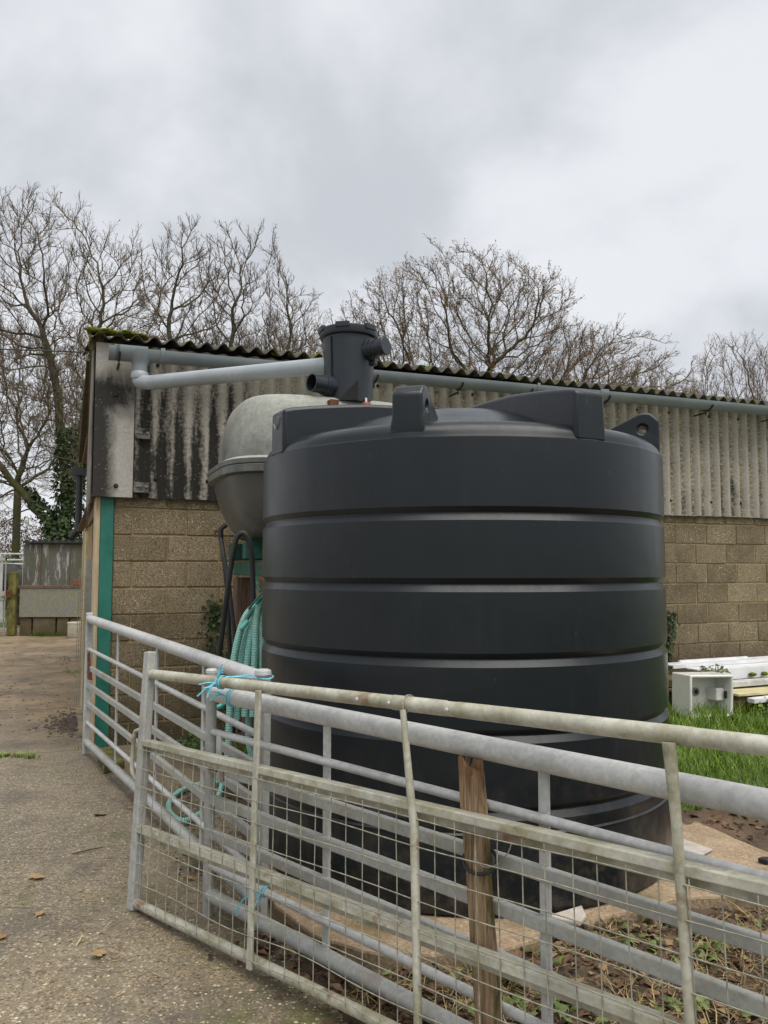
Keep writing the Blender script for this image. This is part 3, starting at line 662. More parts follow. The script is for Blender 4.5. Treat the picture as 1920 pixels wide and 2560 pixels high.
for i in range(5):      # moulded ribs on the lower shell front
    tt = -.36 + i * .26
    MB().bar(OC + WD * tt + WN * .42 + Z * (oz0 + .02), OC + WD * tt * 1.05 + WN * .615 + Z * (ozs - .06), .13, .06, WN).build('rib', M['oil'], oil, bevel=.02)
MB().bar(OC + WD * -.30 + WN * .40 + Z * (oz1 - .02), OC + WD * .30 + WN * .40 + Z * (oz1 - .02), .05, .03).build('moulded_step', M['oil'], oil, bevel=.012)
def at_oil(px, o): p = on_wall(px, 1000, o); return Vector((p.x, p.y, oz1))
for px, o in ((697, 1.30), (963, 1.45)):
    q = at_oil(px, o); cp = MB().lathe([(.042, 0), (.042, .03), (.048, .032), (.05, .07), (.042, .082)], q - Z * .012, 20).build('filler_cap', M['mint'], oil, smooth=40)
    MB().lathe([(.044, -.03), (.044, .028)], q - Z * .012, 20).build('neck', M['brass'], cp, smooth=40)
q = at_oil(915, 1.93); gauge = MB().lathe([(.035, -.11), (.035, -.048), (.03, -.042)], q, 16).build('gauge', M['redplastic'], oil, smooth=40); MB().lathe([(.008, -.045), (.008, -.012), (.003, -.006)], q, 10).build('nipple', M['upvc'], gauge)
q = at_oil(832, 1.93); MB().boxax(q - Z * .085, WD * .03, WN * .04, Z * .04).build('bracket', M['rust'], oil)
q = OC + WD * -.60 + WN * .30 + Z * 1.96; MB().boxax(q, WD * .02 - WN * .02, (WN - WD) * .02, Z * .04).build('sticker', M['upvc'], oil)
# stand
st = thing('tank_stand', 'green steel frame on weathered timber posts carrying the oil tank', 'stand', OC)
for o_ in (-.30, .20):
    MB().bar(OC + WD * -.62 + WN * o_ + Z * (oz0 - .07), OC + WD * .70 + WN * o_ + Z * (oz0 - .07), .10, .12).build('beam', M['green_d'], st, bevel=.006)
for t_ in (-.50, .0, .5):
    MB().bar(OC + WD * t_ + WN * -.55 + Z * (oz0 - .195), OC + WD * t_ + WN * .50 + Z * (oz0 - .195), .08, .10).build('crossbeam', M['green_d'], st, bevel=.006)
for t_ in (-.5, .5):
    for o_ in (-.42, .46): MB().bar(OC + WD * t_ + WN * o_ - Z * .02, OC + WD * t_ + WN * o_ + Z * (oz0 - .262), .13, .11, WD).build('post', M['sleeper'], st, bevel=.008)
MB().bar(OC + WD * -.26 + WN * .47 - Z * .02, OC + WD * -.26 + WN * .47 + Z * (oz0 - .262), .14, .10, WD).build('post', M['oldwood'], st, bevel=.008)
# valve + rubber delivery hoses
VY = 5.45
vv = thing('valve', 'rusty lever valve under the oil tank outlet', 'valve', dp(545, 1325, VY))
MB().tube([dp(566, 1312, VY), dp(552, 1322, VY), dp(552, 1352, VY)], .018, 10).build('body', M['blackclip'], vv, smooth=40)
MB().tube([dp(552, 1326, VY), dp(538, 1328, VY), dp(537, 1343, VY)], .009, 6).build('lever', M['rust'], vv)
def hose(name, label, pix, r, mat, Y, cat='hose', grp=None, n=10):
    pts = curve([dp(p[0], p[1], p[2] if len(p) > 2 else Y) for p in pix], n); o = MB().tube(pts, r, 12).build(name, mat, smooth=50); return tag(o, label, cat, grp)
hose('fuel_hose', 'thick black rubber hose looped over green stand beam and hanging to the ground', [(632, 1640, 5.15), (633, 1560, 5.1), (632, 1440, 5.08), (626, 1365, 5.06), (610, 1333, 5.05), (592, 1345, 5.05), (582, 1385, 5.05), (570, 1470, 5.08), (557, 1570, 5.15), (545, 1655, 5.2), (536, 1740, 5.25), (535, 1830, 5.3)], .017, M['rubber'], 5.1)
hose('outlet_hose', 'black rubber hose hanging from oil tank valve behind the thicker loop', [(552, 1346, 5.42), (560, 1400, 5.38), (568, 1480, 5.38), (572, 1560, 5.38), (576, 1650, 5.4), (582, 1760, 5.42), (584, 1850, 5.45)], .015, M['rubber'], 5.4)
hose('outlet_hose', 'grey black rubber hose leaning right against the reddish timber post', [(560, 1395, 5.34), (572, 1460, 5.32), (580, 1530, 5.32), (588, 1600, 5.32), (594, 1690, 5.35), (598, 1830, 5.4)], .014, M['rubber'], 5.4)
# teal hose coil
HY = 5.02
coil = thing('hose_coil', 'teal ribbed water hose coiled and hung on green rope beside black tank', 'hose', dp(620, 1850, HY))
loops = [[(662, 1500, HY), (640, 1512), (612, 1545), (592, 1610), (578, 1700), (573, 1800), (570, 1880), (562, 1935)],
         [(660, 1508), (642, 1535), (620, 1575), (605, 1640), (596, 1720), (592, 1800)],
         [(660, 1498, HY - .04), (645, 1520), (633, 1560), (622, 1620), (614, 1700), (612, 1790)],
         [(662, 1490, HY - .05), (650, 1505), (641, 1550), (638, 1620), (634, 1700), (632, 1790)],
         [(664, 1488, HY - .06), (656, 1505), (652, 1550), (654, 1620), (656, 1700), (655, 1790)],
         [(668, 1490, HY - .05), (664, 1540), (662, 1620), (666, 1700), (668, 1790)],
         [(655, 1515, HY + .05), (636, 1580), (630, 1650), (626, 1720), (622, 1800), (622, 1850), (632, 1900)],
         [(658, 1530, HY + .06), (648, 1600), (646, 1680), (644, 1760), (643, 1830)]]
for i, L in enumerate(loops):
    y_ = HY + (-.05, .01, -.03, -.06, -.04, -.02, .05, .06)[i]
    MB().tube(curve([dp(p[0], p[1], p[2] if len(p) > 2 else y_) for p in L], 10), .0215, 12).build('hose_strand', M['hose'], coil, smooth=60)
MB().tube(curve([dp(620, 1552, HY - .06), dp(609, 1566, HY - .07), dp(604, 1572, HY - .07)], 6), .0155, 12).build('hose_end', M['hose_s'], coil, smooth=60)
MB().tube(curve([dp(570, 1745, HY), dp(545, 1768, HY - .05), dp(515, 1758, HY - .05)], 6), .0155, 12).build('hose_end', M['hose_s'], coil, smooth=60)
rp_ = MB()
rp_.tube(curve([dp(670, 1475, HY - .02), dp(655, 1482, HY - .06), dp(636, 1505, HY - .1), dp(622, 1522, HY - .08)], 8), .0075, 6); rp_.tube(curve([dp(672, 1482, HY), dp(652, 1495, HY - .08), dp(640, 1510, HY - .1)], 8), .0075, 6)
rp_.tube(curve([dp(650, 1478, HY + .1), dp(640, 1455, HY + .25), dp(642, 1440, HY + .4)], 6), .007, 6)
rp_.build('rope', M['rope'], coil)
gh = [gp(p[0], p[1], .03) for p in [(562, 1940), (552, 1985), (530, 2010), (490, 2040), (455, 2052), (428, 2035), (422, 2010), (440, 1985), (480, 1965), (530, 1958), (580, 1952), (640, 1958), (668, 1962)]]
gh[0].z = .14; gh[1].z = .06
gho = thing('ground_hose', 'teal hose lying in a loop on the ground behind the gates', 'hose', gp(480, 2020, 0))
MB().tube(curve(gh, 8), .0165, 12).build('hose_strand', M['hose'], gho, smooth=60)
ge = gh[-1]; MB().tube([ge, ge + Vector((.07, .0, 0)), ge + Vector((.10, 0, 0))], [.026, .026, .018], 12).build('coupling', M['steel'], gho, smooth=40)

# ================================================================== FILTER
fil = thing('rainwater_filter', 'dark blue grey rainwater filter drum with lid standing above the tanks', 'filter', FIL + Z * FZ0)
b = MB().lathe([(.170, FZ0 - .03), (.172, FZ0 + .10), (.176, FZ0 + .2), (.181, FZ0 + .32), (FRAD, FZ1 - .06), (FRAD, FZ1 - .03)], FIL, 48)
b.build('body', M['filter'], fil, smooth=40)
lid = MB().lathe([(.188, FZ1 - .045), (.205, FZ1 - .040), (.209, FZ1 - .03), (.209, FZ1 + .012), (.200, FZ1 + .02), (.0, FZ1 + .024)], FIL, 48).build('lid', M['filter'], fil, smooth=35)
for a in range(6):
    an = R(60 * a - 100); e = Vector((math.cos(an), math.sin(an), 0)); f_ = Vector((-e.y, e.x, 0))
    MB().boxax(FIL + e * .20 + Z * (FZ1 + .012), e * .016, f_ * .05, Z * .020).build('lid_grip', M['filter'], lid, bevel=.005)
def spigot(d, z, r0, L, capped, nm):
    d = Vector(d).normalized(); c = FIL + d * .13 + Z * z
    prof = [(.075, 0), (.075, .07), (.070, .072), (.070, .095), (.062, .098), (.062, .05 + L)]
    if capped: o = MB().lathe(prof + [(.060, .055 + L)], c, 32, d).build(nm, M['filter'], fil, smooth=35); MB().lathe([(.058, 0), (.064, .002), (.064, .03), (.058, .034), (.0, .035)], c + d * (.02 + L), 32, d).build('cap', M['filter'], o, smooth=35)
    else:
        o = MB().lathe(prof + [(.056, .05 + L), (.056, L - .06)], c, 32, d, True, True).build(nm, M['filter'], fil, smooth=35)
        MB().lathe([(.055, 0), (.055, .004)], c + d * (L - .03), 24, d).build('opening_shade', M['hole_shade'], o)  # dark disc paints the shade inside the pipe mouth
spigot((-.74, -.66, .02), FZ0 + .075, .056, .15, False, 'spigot')
spigot((.80, -.55, .04), FZ0 + .335, .056, .14, True, 'spigot')
MB().bar(FIL + Vector((.17, -.06, FZ0 + .24)), FIL + Vector((.17, -.06, FZ1 - .06)), .05, .06, Vector((.9, -.4, 0))).build('side_plate', M['filter'], fil, bevel=.008)
MB().bar(FIL + Vector((-.115, -.135, FZ0 + .0)), FIL + Vector((-.122, -.148, FZ1 - .06)), .012, .012, Vector((.6, .7, 0))).build('seam', M['filter'], fil, bevel=.003)
fa = [FIL + Vector((-.06, -.164, FZ0 - .03)), FIL + Vector((.075, -.162, FZ0 - .03)), FIL + Vector((.075, -.162, FZ0 + .115))]
MB().prism(fa, (0, -.012, 0)).build('recess_shade', M['hole_shade'], fil)  # dark wedge laid on the base paints the shade of a hollow

# ================================================================== BLACK TANK
TC = Vector((.410, 4.369, 0)); TR = 1.06; TB = SLAB_Z; RIM = 2.016
tank = thing('water_tank', 'large black ribbed plastic water storage tank on concrete slab', 'tank', TC + Z * TB)
prof = [(TR - .02, TB), (TR, TB + .012)]
gz = [.475, .78, 1.0875, 1.396, 1.695]
prof += [(TR + .006, TB + .2), (TR + .004, .385), (TR - .006, .380), (TR - .004, .372 + .02)]
prevb = .40
for i, g in enumerate(gz):
    prof += [(TR, g - .055), (TR, g - .034), (TR - .017, g - .006), (TR - .017, g - .001), (TR, g + .024), (TR, g + .042)]
    nx_ = gz[i + 1] if i < 4 else RIM
    prof += [(TR + .001, (g + nx_) / 2)]
prof = sorted(prof, key=lambda q: q[1])
prof += [(TR, RIM - .03), (TR - .001, RIM - .004), (TR - .006, RIM)]
for i in range(1, 13):
    a = R(90) * i / 13; prof.append((TR - .010 - .115 * (1 - math.cos(a)), RIM + .003 + .078 * math.sin(a)))
prof += [(TR - .15, RIM + .083), (TR - .18, RIM + .088), (TR - .21, RIM + .098), (.80, RIM + .115), (.72, RIM + .150), (.65, RIM + .178), (.57, RIM + .205), (.5, RIM + .225), (.42, RIM + .245), (.35, RIM + .26), (.2, RIM + .285), (.1, RIM + .296), (.0, RIM + .30)]
body = MB().lathe(prof, TC, 160, None, True, False).build('body', M['tank'], tank, smooth=18)
AZ0 = math.atan2(-TC.y, -TC.x)            # direction from the tank to the viewer's side
def dirz(phi): a = AZ0 + R(phi); return Vector((math.cos(a), math.sin(a), 0))
def dome(r):
    P = [(0, RIM + .30), (.2, RIM + .285), (.35, RIM + .26), (.5, RIM + .222), (.65, RIM + .175), (.8, RIM + .122), (TR - .17, RIM + .092), (TR - .085, RIM + .075), (TR - .02, RIM + .03)]
    for (a, za), (c, zc) in zip(P, P[1:]):
        if a <= r <= c: return za + (zc - za) * (r - a) / (c - a)
    return RIM
for phi in (-57, 33, 123, 213):           # long stiffening fins
    e = dirz(phi); s_ = Vector((-e.y, e.x, 0)); w = .083
    rr = [.03, .2, .4, .6, .75, .9, 1.0, TR - .006]; zt = [RIM + .302, RIM + .300, RIM + .295, RIM + .282, RIM + .265, RIM + .245, RIM + .228, RIM + .212]
    b = MB(); L = len(rr)
    for r_, z_ in zip(rr, zt):
        ww = w * (.55 + .45 * min(1, r_ / .6)); zb = (dome(r_) - .04) if r_ < TR - .05 else RIM - .01
        for q in ((-ww - .008, zb), (-ww, z_ - .0), (ww, z_ - .0), (ww + .008, zb)): b.add([TC + e * r_ + s_ * q[0] + Z * q[1]], [])
    for i in range(L - 1):
        for k in range(4): k2 = (k + 1) % 4; b.f.append((i * 4 + k, (i + 1) * 4 + k, (i + 1) * 4 + k2, i * 4 + k2))
    b.f += [(0, 1, 2, 3), ((L - 1) * 4 + 3, (L - 1) * 4 + 2, (L - 1) * 4 + 1, (L - 1) * 4)]
    fin_ = b.build('stiffening_fin', M['tank'], tank, smooth=40, bevel=.018, seg=3)
for phi in (-12, 78, 168, 258):           # lifting lugs with an eye
    e = dirz(phi); s_ = Vector((-e.y, e.x, 0)); w = .068; hz = RIM + .150; hr = TR - .095
    outl = []
    for a in range(28):
        an = 2 * math.pi * a / 28; dx, dz = math.cos(an), math.sin(an); best = 9
        for (px_, pz, nx_, nz) in ((TR - .012, 0, 1, 0), (0, RIM + .235, 0, 1), (TR - .10, RIM + .236, -.44, .898), (0, RIM - .01, 0, -1), (TR - .62, 0, -1, 0), (TR - .045, RIM + .222, .70, .714)):
            den = dx * nx_ + dz * nz
            if den > 1e-6: best = min(best, ((px_ - hr) * nx_ + (pz - hz) * nz) / den)
        outl.append((hr + dx * best, hz + dz * best))
    b = MB(); n = 28
    for sg in (-1, 1):
        b.add([TC + e * q[0] + s_ * (w * sg * (1.12 if q[1] < RIM + .05 else 1)) + Z * q[1] for q in outl], [])
        b.add([TC + e * (hr + .021 * math.cos(2 * math.pi * a / n)) + s_ * w * sg + Z * (hz + .021 * math.sin(2 * math.pi * a / n)) for a in range(n)], [])
    for i in range(n):
        j = (i + 1) % n
        b.f += [(i, j, n + j, n + i), (2 * n + j, 2 * n + i, 3 * n + i, 3 * n + j), (j, i, 2 * n + i, 2 * n + j), (n + i, n + j, 3 * n + j, 3 * n + i)]
    b.build('lifting_lug', M['tank'], tank, smooth=40, bevel=.012, seg=3)
cm = MB()                                  # chalk tick on the end of the left fin
e = dirz(-57); s_ = Vector((-e.y, e.x, 0)); cc = TC + e * (TR + .0005) + Z * (RIM + .15)
cm.tube([cc - s_ * .03 + Z * .005, cc - s_ * .01 - Z * .025, cc + s_ * .035 + Z * .03], .0028, 4)
cm.build('chalk_tick', M['chalk'], tank)

# ================================================================== GATES
GA = Vector((-.745, 3.50, 0)); GD = Vector((.866, -.892, 0)).normalized(); GN = Vector((GD.y, -GD.x, 0))   # GN points towards the viewer
def G2(s_, z): return GA + GD * s_ + Z * z
gate2 = thing('field_gate', 'plain galvanised seven bar gate behind the mesh gate, thick top rail', 'gate', G2(0, 0))
L2 = 3.05
MB().tube([G2(0.02, .925), G2(L2, .925)], .035, 20).build('top_rail', M['galv'], gate2, smooth=50)
for z, kind in ((.762, 0), (.615, 1), (.48, 1), (.338, 1), (.205, 0)):
    if kind: MB().bar(G2(.02, z), G2(L2, z), .026, .040).build('rail', M['galv_mid'], gate2, bevel=.004)
    else: MB().tube([G2(.02, z), G2(L2, z)], .015, 12).build('rail', M['galv'], gate2, smooth=50)
MB().tube([G2(.02, .085), G2(L2, .085)], .028, 16).build('bottom_rail', M['galv_mid'], gate2, smooth=50)
sl = MB().tube([G2(0, .0), G2(0, 1.015)], .024, 16).build('stile', M['galv_mid'], gate2, smooth=50); MB().lathe([(.026, 0), (.026, .012), (.02, .018)], G2(0, 1.01), 16).build('end_cap', M['galv'], sl, smooth=40)
MB().tube([G2(L2, .0), G2(L2, 1.03)], .026, 16).build('stile', M['galv_mid'], gate2, smooth=50)
for s_ in (.76, 1.70, 2.55): MB().bar(G2(s_, .06) - GN * .012, G2(s_, .90) - GN * .012, .034, .012, GN).build('upright', M['galv'], gate2, bevel=.003)
lt = MB().bar(G2(.085, .60) + GN * .012, G2(.085, .765) + GN * .012, .034, .006, GN).build('latch_plate', M['galv'], gate2)
sb = []
for i in range(90):
    a = i * 2 * math.pi / 9; sb.append(G2(.022 + i * .058 / 90, .625) + GN * (.012 + math.cos(a) * .017) + Z * math.sin(a) * .017)
MB().tube([G2(-.075, .632) + GN * .012, G2(.10, .622) + GN * .012, G2(.135, .612) + GN * .03, G2(.14, .58) + GN * .03], .009, 10).build('latch_bolt', M['steel'], gate2, smooth=50)
MB().tube(sb, .003, 5).build('latch_spring', M['rust'], gate2)

# leaning mesh gate in front
def G3(u, v):                              # u along 0..1, v from bottom rail 0 to top rail 1
    s0, s1 = -.395, 2.72
    BL = GA + GD * (s0 + .125) + GN * .200 + Z * .030; TL = GA + GD * (s0 - .02) + GN * .075 + Z * .975
    BR_ = GA + GD * s1 + GN * .085 + Z * .135; TR_ = GA + GD * (s1 - .02) + GN * .055 + Z * 1.080
    return (BL * (1 - u) + BR_ * u) * (1 - v) + (TL * (1 - u) + TR_ * u) * v
gate3 = thing('mesh_gate', 'algae stained gate with wire mesh in lower half, leaning in front of the others', 'gate', G3(0, 0))
MB().tube([G3(.01, 1), G3(1, 1)], .0225, 18).build('top_rail', M['galv_old'], gate3, smooth=50)
MB().tube([G3(.60, 1.0), G3(.83, 1.0)], .0237, 18).build('rust_patch_sleeve', M['galv_old'], gate3, smooth=50)
GU3 = (G3(.3, 1) - G3(.3, 0)).normalized()
for v_ in (.685, .31):
    MB().bar(G3(.008, v_), G3(1, v_), .052, .026, GU3).bar(G3(.008, v_ - .030) - GN * .016, G3(1, v_ - .030) - GN * .016, .012, .030, GU3).build('rail', M['galv_old'], gate3, bevel=.003)
MB().tube([G3(.008, .0), G3(1, .0)], .020, 14).build('bottom_rail', M['galv_old'], gate3, smooth=50)
sl = MB().bar(G3(0, -.035), G3(0, 1.105), .050, .045, GN).build('stile', M['galv_mid'], gate3, bevel=.008)
MB().bar(G3(1, -.035), G3(1, 1.105), .050, .045, GN).build('stile', M['galv_mid'], gate3, bevel=.008)
def on_g3(px, py):                         # pixel -> (u, v) on the leaning gate, by search
    best = None; u, v = .5, .5
    d = ray(px, py)
    for it in range(30):
        p = G3(u, v); du = G3(u + 1e-3, v) - p; dv_ = G3(u, v + 1e-3) - p
        m_ = Matrix(((du.x, dv_.x, -d.x), (du.y, dv_.y, -d.y), (du.z, dv_.z, -d.z)))
        k = EYEV + d * (p - EYEV).dot(d) / d.dot(d)
        sol = m_.inverted() @ (EYEV - p); u += sol.x * 1e-3; v += sol.y * 1e-3
    return u, v
TOW = GN
u1, _ = on_g3(660, 1735); MB().bar(G3(u1, .99) + TOW * .026, G3(u1 - .002, -.02) + TOW * .026, .030, .012, GN).build('upright', M['galv_old'], gate3, bevel=.003)
u2, _ = on_g3(1022, 1795)
up_ = MB().tube([G3(u2, .985) + TOW * .026, G3(u2 + .012, .70) + TOW * .030, G3(u2 + .015, .64) + TOW * .028, G3(u2 + .017, -.02) + TOW * .024], [.010, .0125, .014, .0125], 10).build('upright', M['galv_old'], gate3, smooth=50)
MB().tube([G3(u2, 1) + (TOW * math.cos(a) + GU3 * math.sin(a)) * .027 for a in [R(-70 + 25 * i) for i in range(11)]], .004, 6).build('hook', M['steel'], up_)
u3, _ = on_g3(1685, 1865); MB().tube([G3(u3, .985) + TOW * .024, G3(u3 + .003, .8) + TOW * .024, G3(u3 + .010, .0) + TOW * .024], [.017, .013, .0135], 10).build('upright', M['galv_old'], gate3, smooth=50)
for uu in (on_g3(905, 1763)[0], on_g3(985, 1765)[0], on_g3(1130, 1785)[0]):
    MB().lathe([(.007, 0), (.007, .004), (.003, .008)], G3(uu, 1) + TOW * .021, 8, TOW).build('rivet', M['galv'], gate3)
MB().tube([G3(u2 + .045 + i * .002, 1) + TOW * .0 for i in range(2)] and [G3(u2 - .02, 1), G3(u2 + .05, 1)], .0242, 16).build('sleeve', M['galv_old'], gate3, smooth=50)
hd = curve([G3(0, .74), G3(-.022, .73), G3(-.031, .70), G3(-.031, .56), G3(-.022, .52), G3(0, .50)], 6)
MB().tube(hd, .010, 10).build('handle', M['galv_old'], gate3, smooth=50)
rw = random.Random(9); mp_ = 3.10
nv = int(mp_ / .0765)
for i in range(1, nv):
    u = i / nv; j1, j2 = rw.uniform(-.0015, .0015), rw.uniform(-.0015, .0015)
    pts = [G3(u + j1 * (1 - v) + j2 * v + rw.uniform(-.0006, .0006), v) + TOW * .028 for v in (.0, .15, .3, .45, .6, .672)]
    MB().tube(pts, .0019, 5).build('mesh_wire', M['wire'], gate3)
for j in range(9):
    v = .02 + j * .0795; ph = rw.random() * 6; pts = []
    for i in range(60):
        u = .004 + .993 * i / 59; k_ = (.004 if j not in (1, 0) else .012)
        pts.append(G3(u, v + k_ * math.sin(u * 21 + ph) * math.sin(u * 5 + ph)) + TOW * .0315)
    MB().tube(pts, .0019, 5).build('mesh_wire', M['wire'], gate3)

# gate running back to the barn corner
G1a = Vector((-2.36, 6.46, 0)); G1b = Vector((-.500, 3.36, 0)); G1D = (G1b - G1a).normalized(); G1L = (G1b - G1a).length; G1N = Vector((G1D.y, -G1D.x, 0))
def G1(s_, zl, zr): u = s_ / G1L; return G1a + G1D * s_ + Z * (zl * (1 - u) + zr * u)
gate1 = thing('field_gate', 'galvanised seven bar gate running back to the barn corner', 'gate', G1(0, 0, 0))
MB().tube([G1(.02, 1.065, 1), G1(G1L, 1.065, 1.0)], .034, 20).build('top_rail', M['galv'], gate1, smooth=50)
for zl, zr, kd in ((.825, .765, 0), (.682, .633, 1), (.542, .49, 1), (.395, .345, 1), (.25, .205, 0)):
    if kd: MB().bar(G1(.02, zl, zr), G1(G1L, zl, zr), .024, .040).build('rail', M['galv_mid'], gate1, bevel=.004)
    else: MB().tube([G1(.02, zl, zr), G1(G1L, zl, zr)], .015, 12).build('rail', M['galv'], gate1, smooth=50)
MB().tube([G1(.02, .10, .09), G1(G1L, .10, .09)], .028, 16).build('bottom_rail', M['galv_mid'], gate1, smooth=50)
s1 = MB().bar(G1(0, -.0, 0), G1(0, 1.115, 1.1), .045, .055, G1N).build('stile', M['galv'], gate1, bevel=.008)
MB().bar(G1(G1L, -.0, 0) + GN * .01, G1(G1L, .98, .985), .072, .036, GN).build('stile', M['galv_mid'], gate1, bevel=.006)
MB().lathe([(.030, 0), (.036, .006), (.034, .022), (.02, .028)], G1(G1L - .005, 1.03, 1.015), 16).build('post_cap', M['galv'], gate1, smooth=40)
for s_ in (1.0, 2.0, 2.85): MB().bar(G1(s_, .08, .07) + G1N * .0, G1(s_, 1.04, .99), .032, .012, G1N).build('upright', M['galv'], gate1, bevel=.003)
MB().prism([G1(.05, .80, .8), G1(.10, .71, .71), G1(.17, .60, .6), G1(.07, .60, .6)], G1N * .02).build('hinge_wedge', M['rust'], gate1)

# twine knots
def twine(name, label, parts, r=.0030):
    b = MB()
    for p in parts: b.tube(p, r, 5)
    return tag(b.build(name, M['twine'], smooth=60), label, 'twine')
def ring_on(c, ax, r, tilt=0, n=14):
    ax = Vector(ax).normalized(); e1 = (Z - ax * ax.z).normalized(); e2 = ax.cross(e1)
    return [Vector(c) + (e1 * math.cos(a) + e2 * math.sin(a)) * r + ax * (tilt * math.sin(a)) for a in [2 * math.pi * i / n for i in range(n + 1)]]
def fray(c, n, spread, L, bias, seed):
    rr_ = random.Random(seed); res = []
    for i in range(n):
        d = Vector(bias) + Vector((rr_.uniform(-1, 1), rr_.uniform(-.5, .5), rr_.uniform(-1, 1))) * spread
        l = L * rr_.uniform(.6, 1.1); res.append([Vector(c), Vector(c) + d * l * .5 + Z * rr_.uniform(-.01, .01), Vector(c) + d * l + Z * rr_.uniform(-.02, .005)])
    return res
ut, _ = on_g3(553, 1700); kc = G3(ut, 1); ga = (G3(1, 1) - G3(0, 1)).normalized()
twine('baler_twine', 'frayed blue twine knot round the top rail of the mesh gate', [ring_on(kc, ga, .0265), ring_on(kc + ga * .012, ga, .0265, .008)] + fray(kc + GN * .027, 6, .5, .075, (-.85, -.1, -.25), 1) + fray(kc + GN * .02 + Z * .02, 3, .3, .06, (.35, 0, .8), 2))
s2, _ = 0.17, 0; kc2 = G2(s2, .925)
twine('baler_twine', 'frayed blue twine knot round the thick rail below the mesh gate top', [ring_on(kc2, GD, .039), ring_on(kc2 + GD * .01, GD, .039, .01)] + fray(kc2 + GN * .034 - Z * -.012, 5, .3, .07, (-.9, -.1, .02), 3))
e1 = G1(G1L - .005, 1.025, 1.01)
twine('baler_twine', 'blue twine loop stretched from the mesh gate to the post cap behind', [curve([G3(ut + .01, 1.0) + Z * .024, e1 + Vector((-.03, -.02, .0)), e1 + Vector((.02, -.042, -.004)), e1 + Vector((.042, .0, .0)), e1 + Vector((.02, .04, .004)), e1 + Vector((-.05, .03, .004)), G3(ut + .012, 1.0) + Z * .022], 6)])
kc4 = G2(.40, .205)
twine('baler_twine', 'blue twine knotted round the low thin rail inside the mesh', [ring_on(kc4, GD, .018), ring_on(kc4 + GD * .008, GD, .018, .006)] + fray(kc4 + GN * .016, 6, .55, .06, (-.6, -.2, -.3), 5) + [curve([kc4 + GN * .016, kc4 + GN * .02 + Vector((-.06, -.02, -.015)), kc4 + GN * .02 + Vector((-.085, -.02, -.075))], 5)])

# wooden post behind the gates, with a loop of black pipe
def on_gate(px, py, off):                 # pixel -> point on the upright plane off metres in front of the plain gate
    d = ray(px, py); P0 = GA + GN * off; return EYEV + d * (GN.dot(P0 - EYEV) / GN.dot(d))
pt = on_gate(1176, 1908, .037); pb = on_gate(1216, 2440, .037); pb = pt + (pb - pt) * ((pt.z + .05) / (pt.z - pb.z))
b = MB(); n = 20; rows = 34; pr = random.Random(4)
for j in range(rows):
    f_ = j / (rows - 1)
    for i in range(n):
        a = 2 * math.pi * i / n; cx, sx_ = sup(a, .55); r_ = .050
        q = pb.lerp(pt, f_) + GD * (cx * .041) + GN * (sx_ * .022)
        g_ = .006 * mnoise.noise(Vector((math.cos(a) * 4, math.sin(a) * 4, f_ * 2.5))) + .004 * mnoise.noise(Vector((math.cos(a) * 12, math.sin(a) * 12, f_ * 3)))
        q += GD * cx * g_ * 1.4 + GN * sx_ * g_ * .6
        if j == rows - 1: q.z += pr.uniform(-.035, .03)
        b.add([q], [])
for j in range(rows - 1):
    for i in range(n): b.f.append((j * n + i, j * n + (i + 1) % n, (j + 1) * n + (i + 1) % n, (j + 1) * n + i))
ctr = len(b.v); b.add([pt - Z * .012], [])
for i in range(n): b.f.append(((rows - 1) * n + i, (rows - 1) * n + (i + 1) % n, ctr))
wpost = thing('fence_post', 'rough split timber fence post with splintered brown top between the two front gates', 'post', pb)
b.build('shaft', M['post'], wpost, smooth=35)
for i in range(7):
    p0 = pt + GD * pr.uniform(-.035, .035) + GN * pr.uniform(-.015, .015) - Z * .03; MB().tube([p0, p0 + Vector((pr.uniform(-.01, .02), pr.uniform(-.005, .005), pr.uniform(.03, .05)))], [.006, .001], 5).build('splinter', M['post'], wpost)
pc = on_gate(1200, 2150, .045)
tag(MB().tube([pc + GD * (math.cos(a) * .058) + GN * (math.sin(a) * .028) - Z * (math.sin(a) * .03) for a in [2 * math.pi * i / 28 for i in range(28)]], .0055, 8, True, True).build('cable_loop', M['rubber'], smooth=60), 'loop of thin black cable hung round the timber fence post', 'cable')
pc2 = on_gate(1235, 2120, .03)
tag(MB().tube([pc2 + Vector((math.cos(a) * .05, math.sin(a) * .03, math.sin(a + .6) * .045)) for a in [2 * math.pi * i / 24 for i in range(24)]], .0022, 6, True, True).build('wire_loop', M['steel'], smooth=60), 'thin grey wire loop beside the timber fence post', 'wire')

# ================================================================== RIGHT-HAND CORNER: sink and heap of boards
def WB(o, tL, z): return Wp(tL, o, z)
sp_ = on_wall(1757, 1765, .95); sT = tw(sp_)
SO = .95
sink = thing('ceramic_sink', 'old white ceramic sink stood on end in the grass', 'sink', Wp(sT, SO, .02))
hw, hh, hdp = .265, .205, .255
bm = bmesh.new(); bmesh.ops.create_cube(bm, size=1.0)
for v in bm.verts: v.co = Vector((v.co.x * 2 * hw, v.co.y * hdp, v.co.z * 2 * hh))
ff = [f for f in bm.faces if f.normal.y < -.9]
r_ = bmesh.ops.inset_region(bm, faces=ff, thickness=.038)
ex = bmesh.ops.extrude_face_region(bm, geom=ff)
vs_ = [g for g in ex['geom'] if isinstance(g, bmesh.types.BMVert)]
for v in vs_: v.co.y += hdp - .04; v.co.x *= .95; v.co.z *= .96
bmesh.ops.delete(bm, geom=ff, context='FACES')
me = bpy.data.meshes.new('basin'); bmesh.ops.recalc_face_normals(bm, faces=bm.faces); bm.to_mesh(me); bm.free(); me.materials.append(M['ceramic'])
ob = bpy.data.objects.new('basin', me); COL.objects.link(ob); ob.parent = sink
SKR = Matrix.Rotation(R(2.5), 4, 'Y')
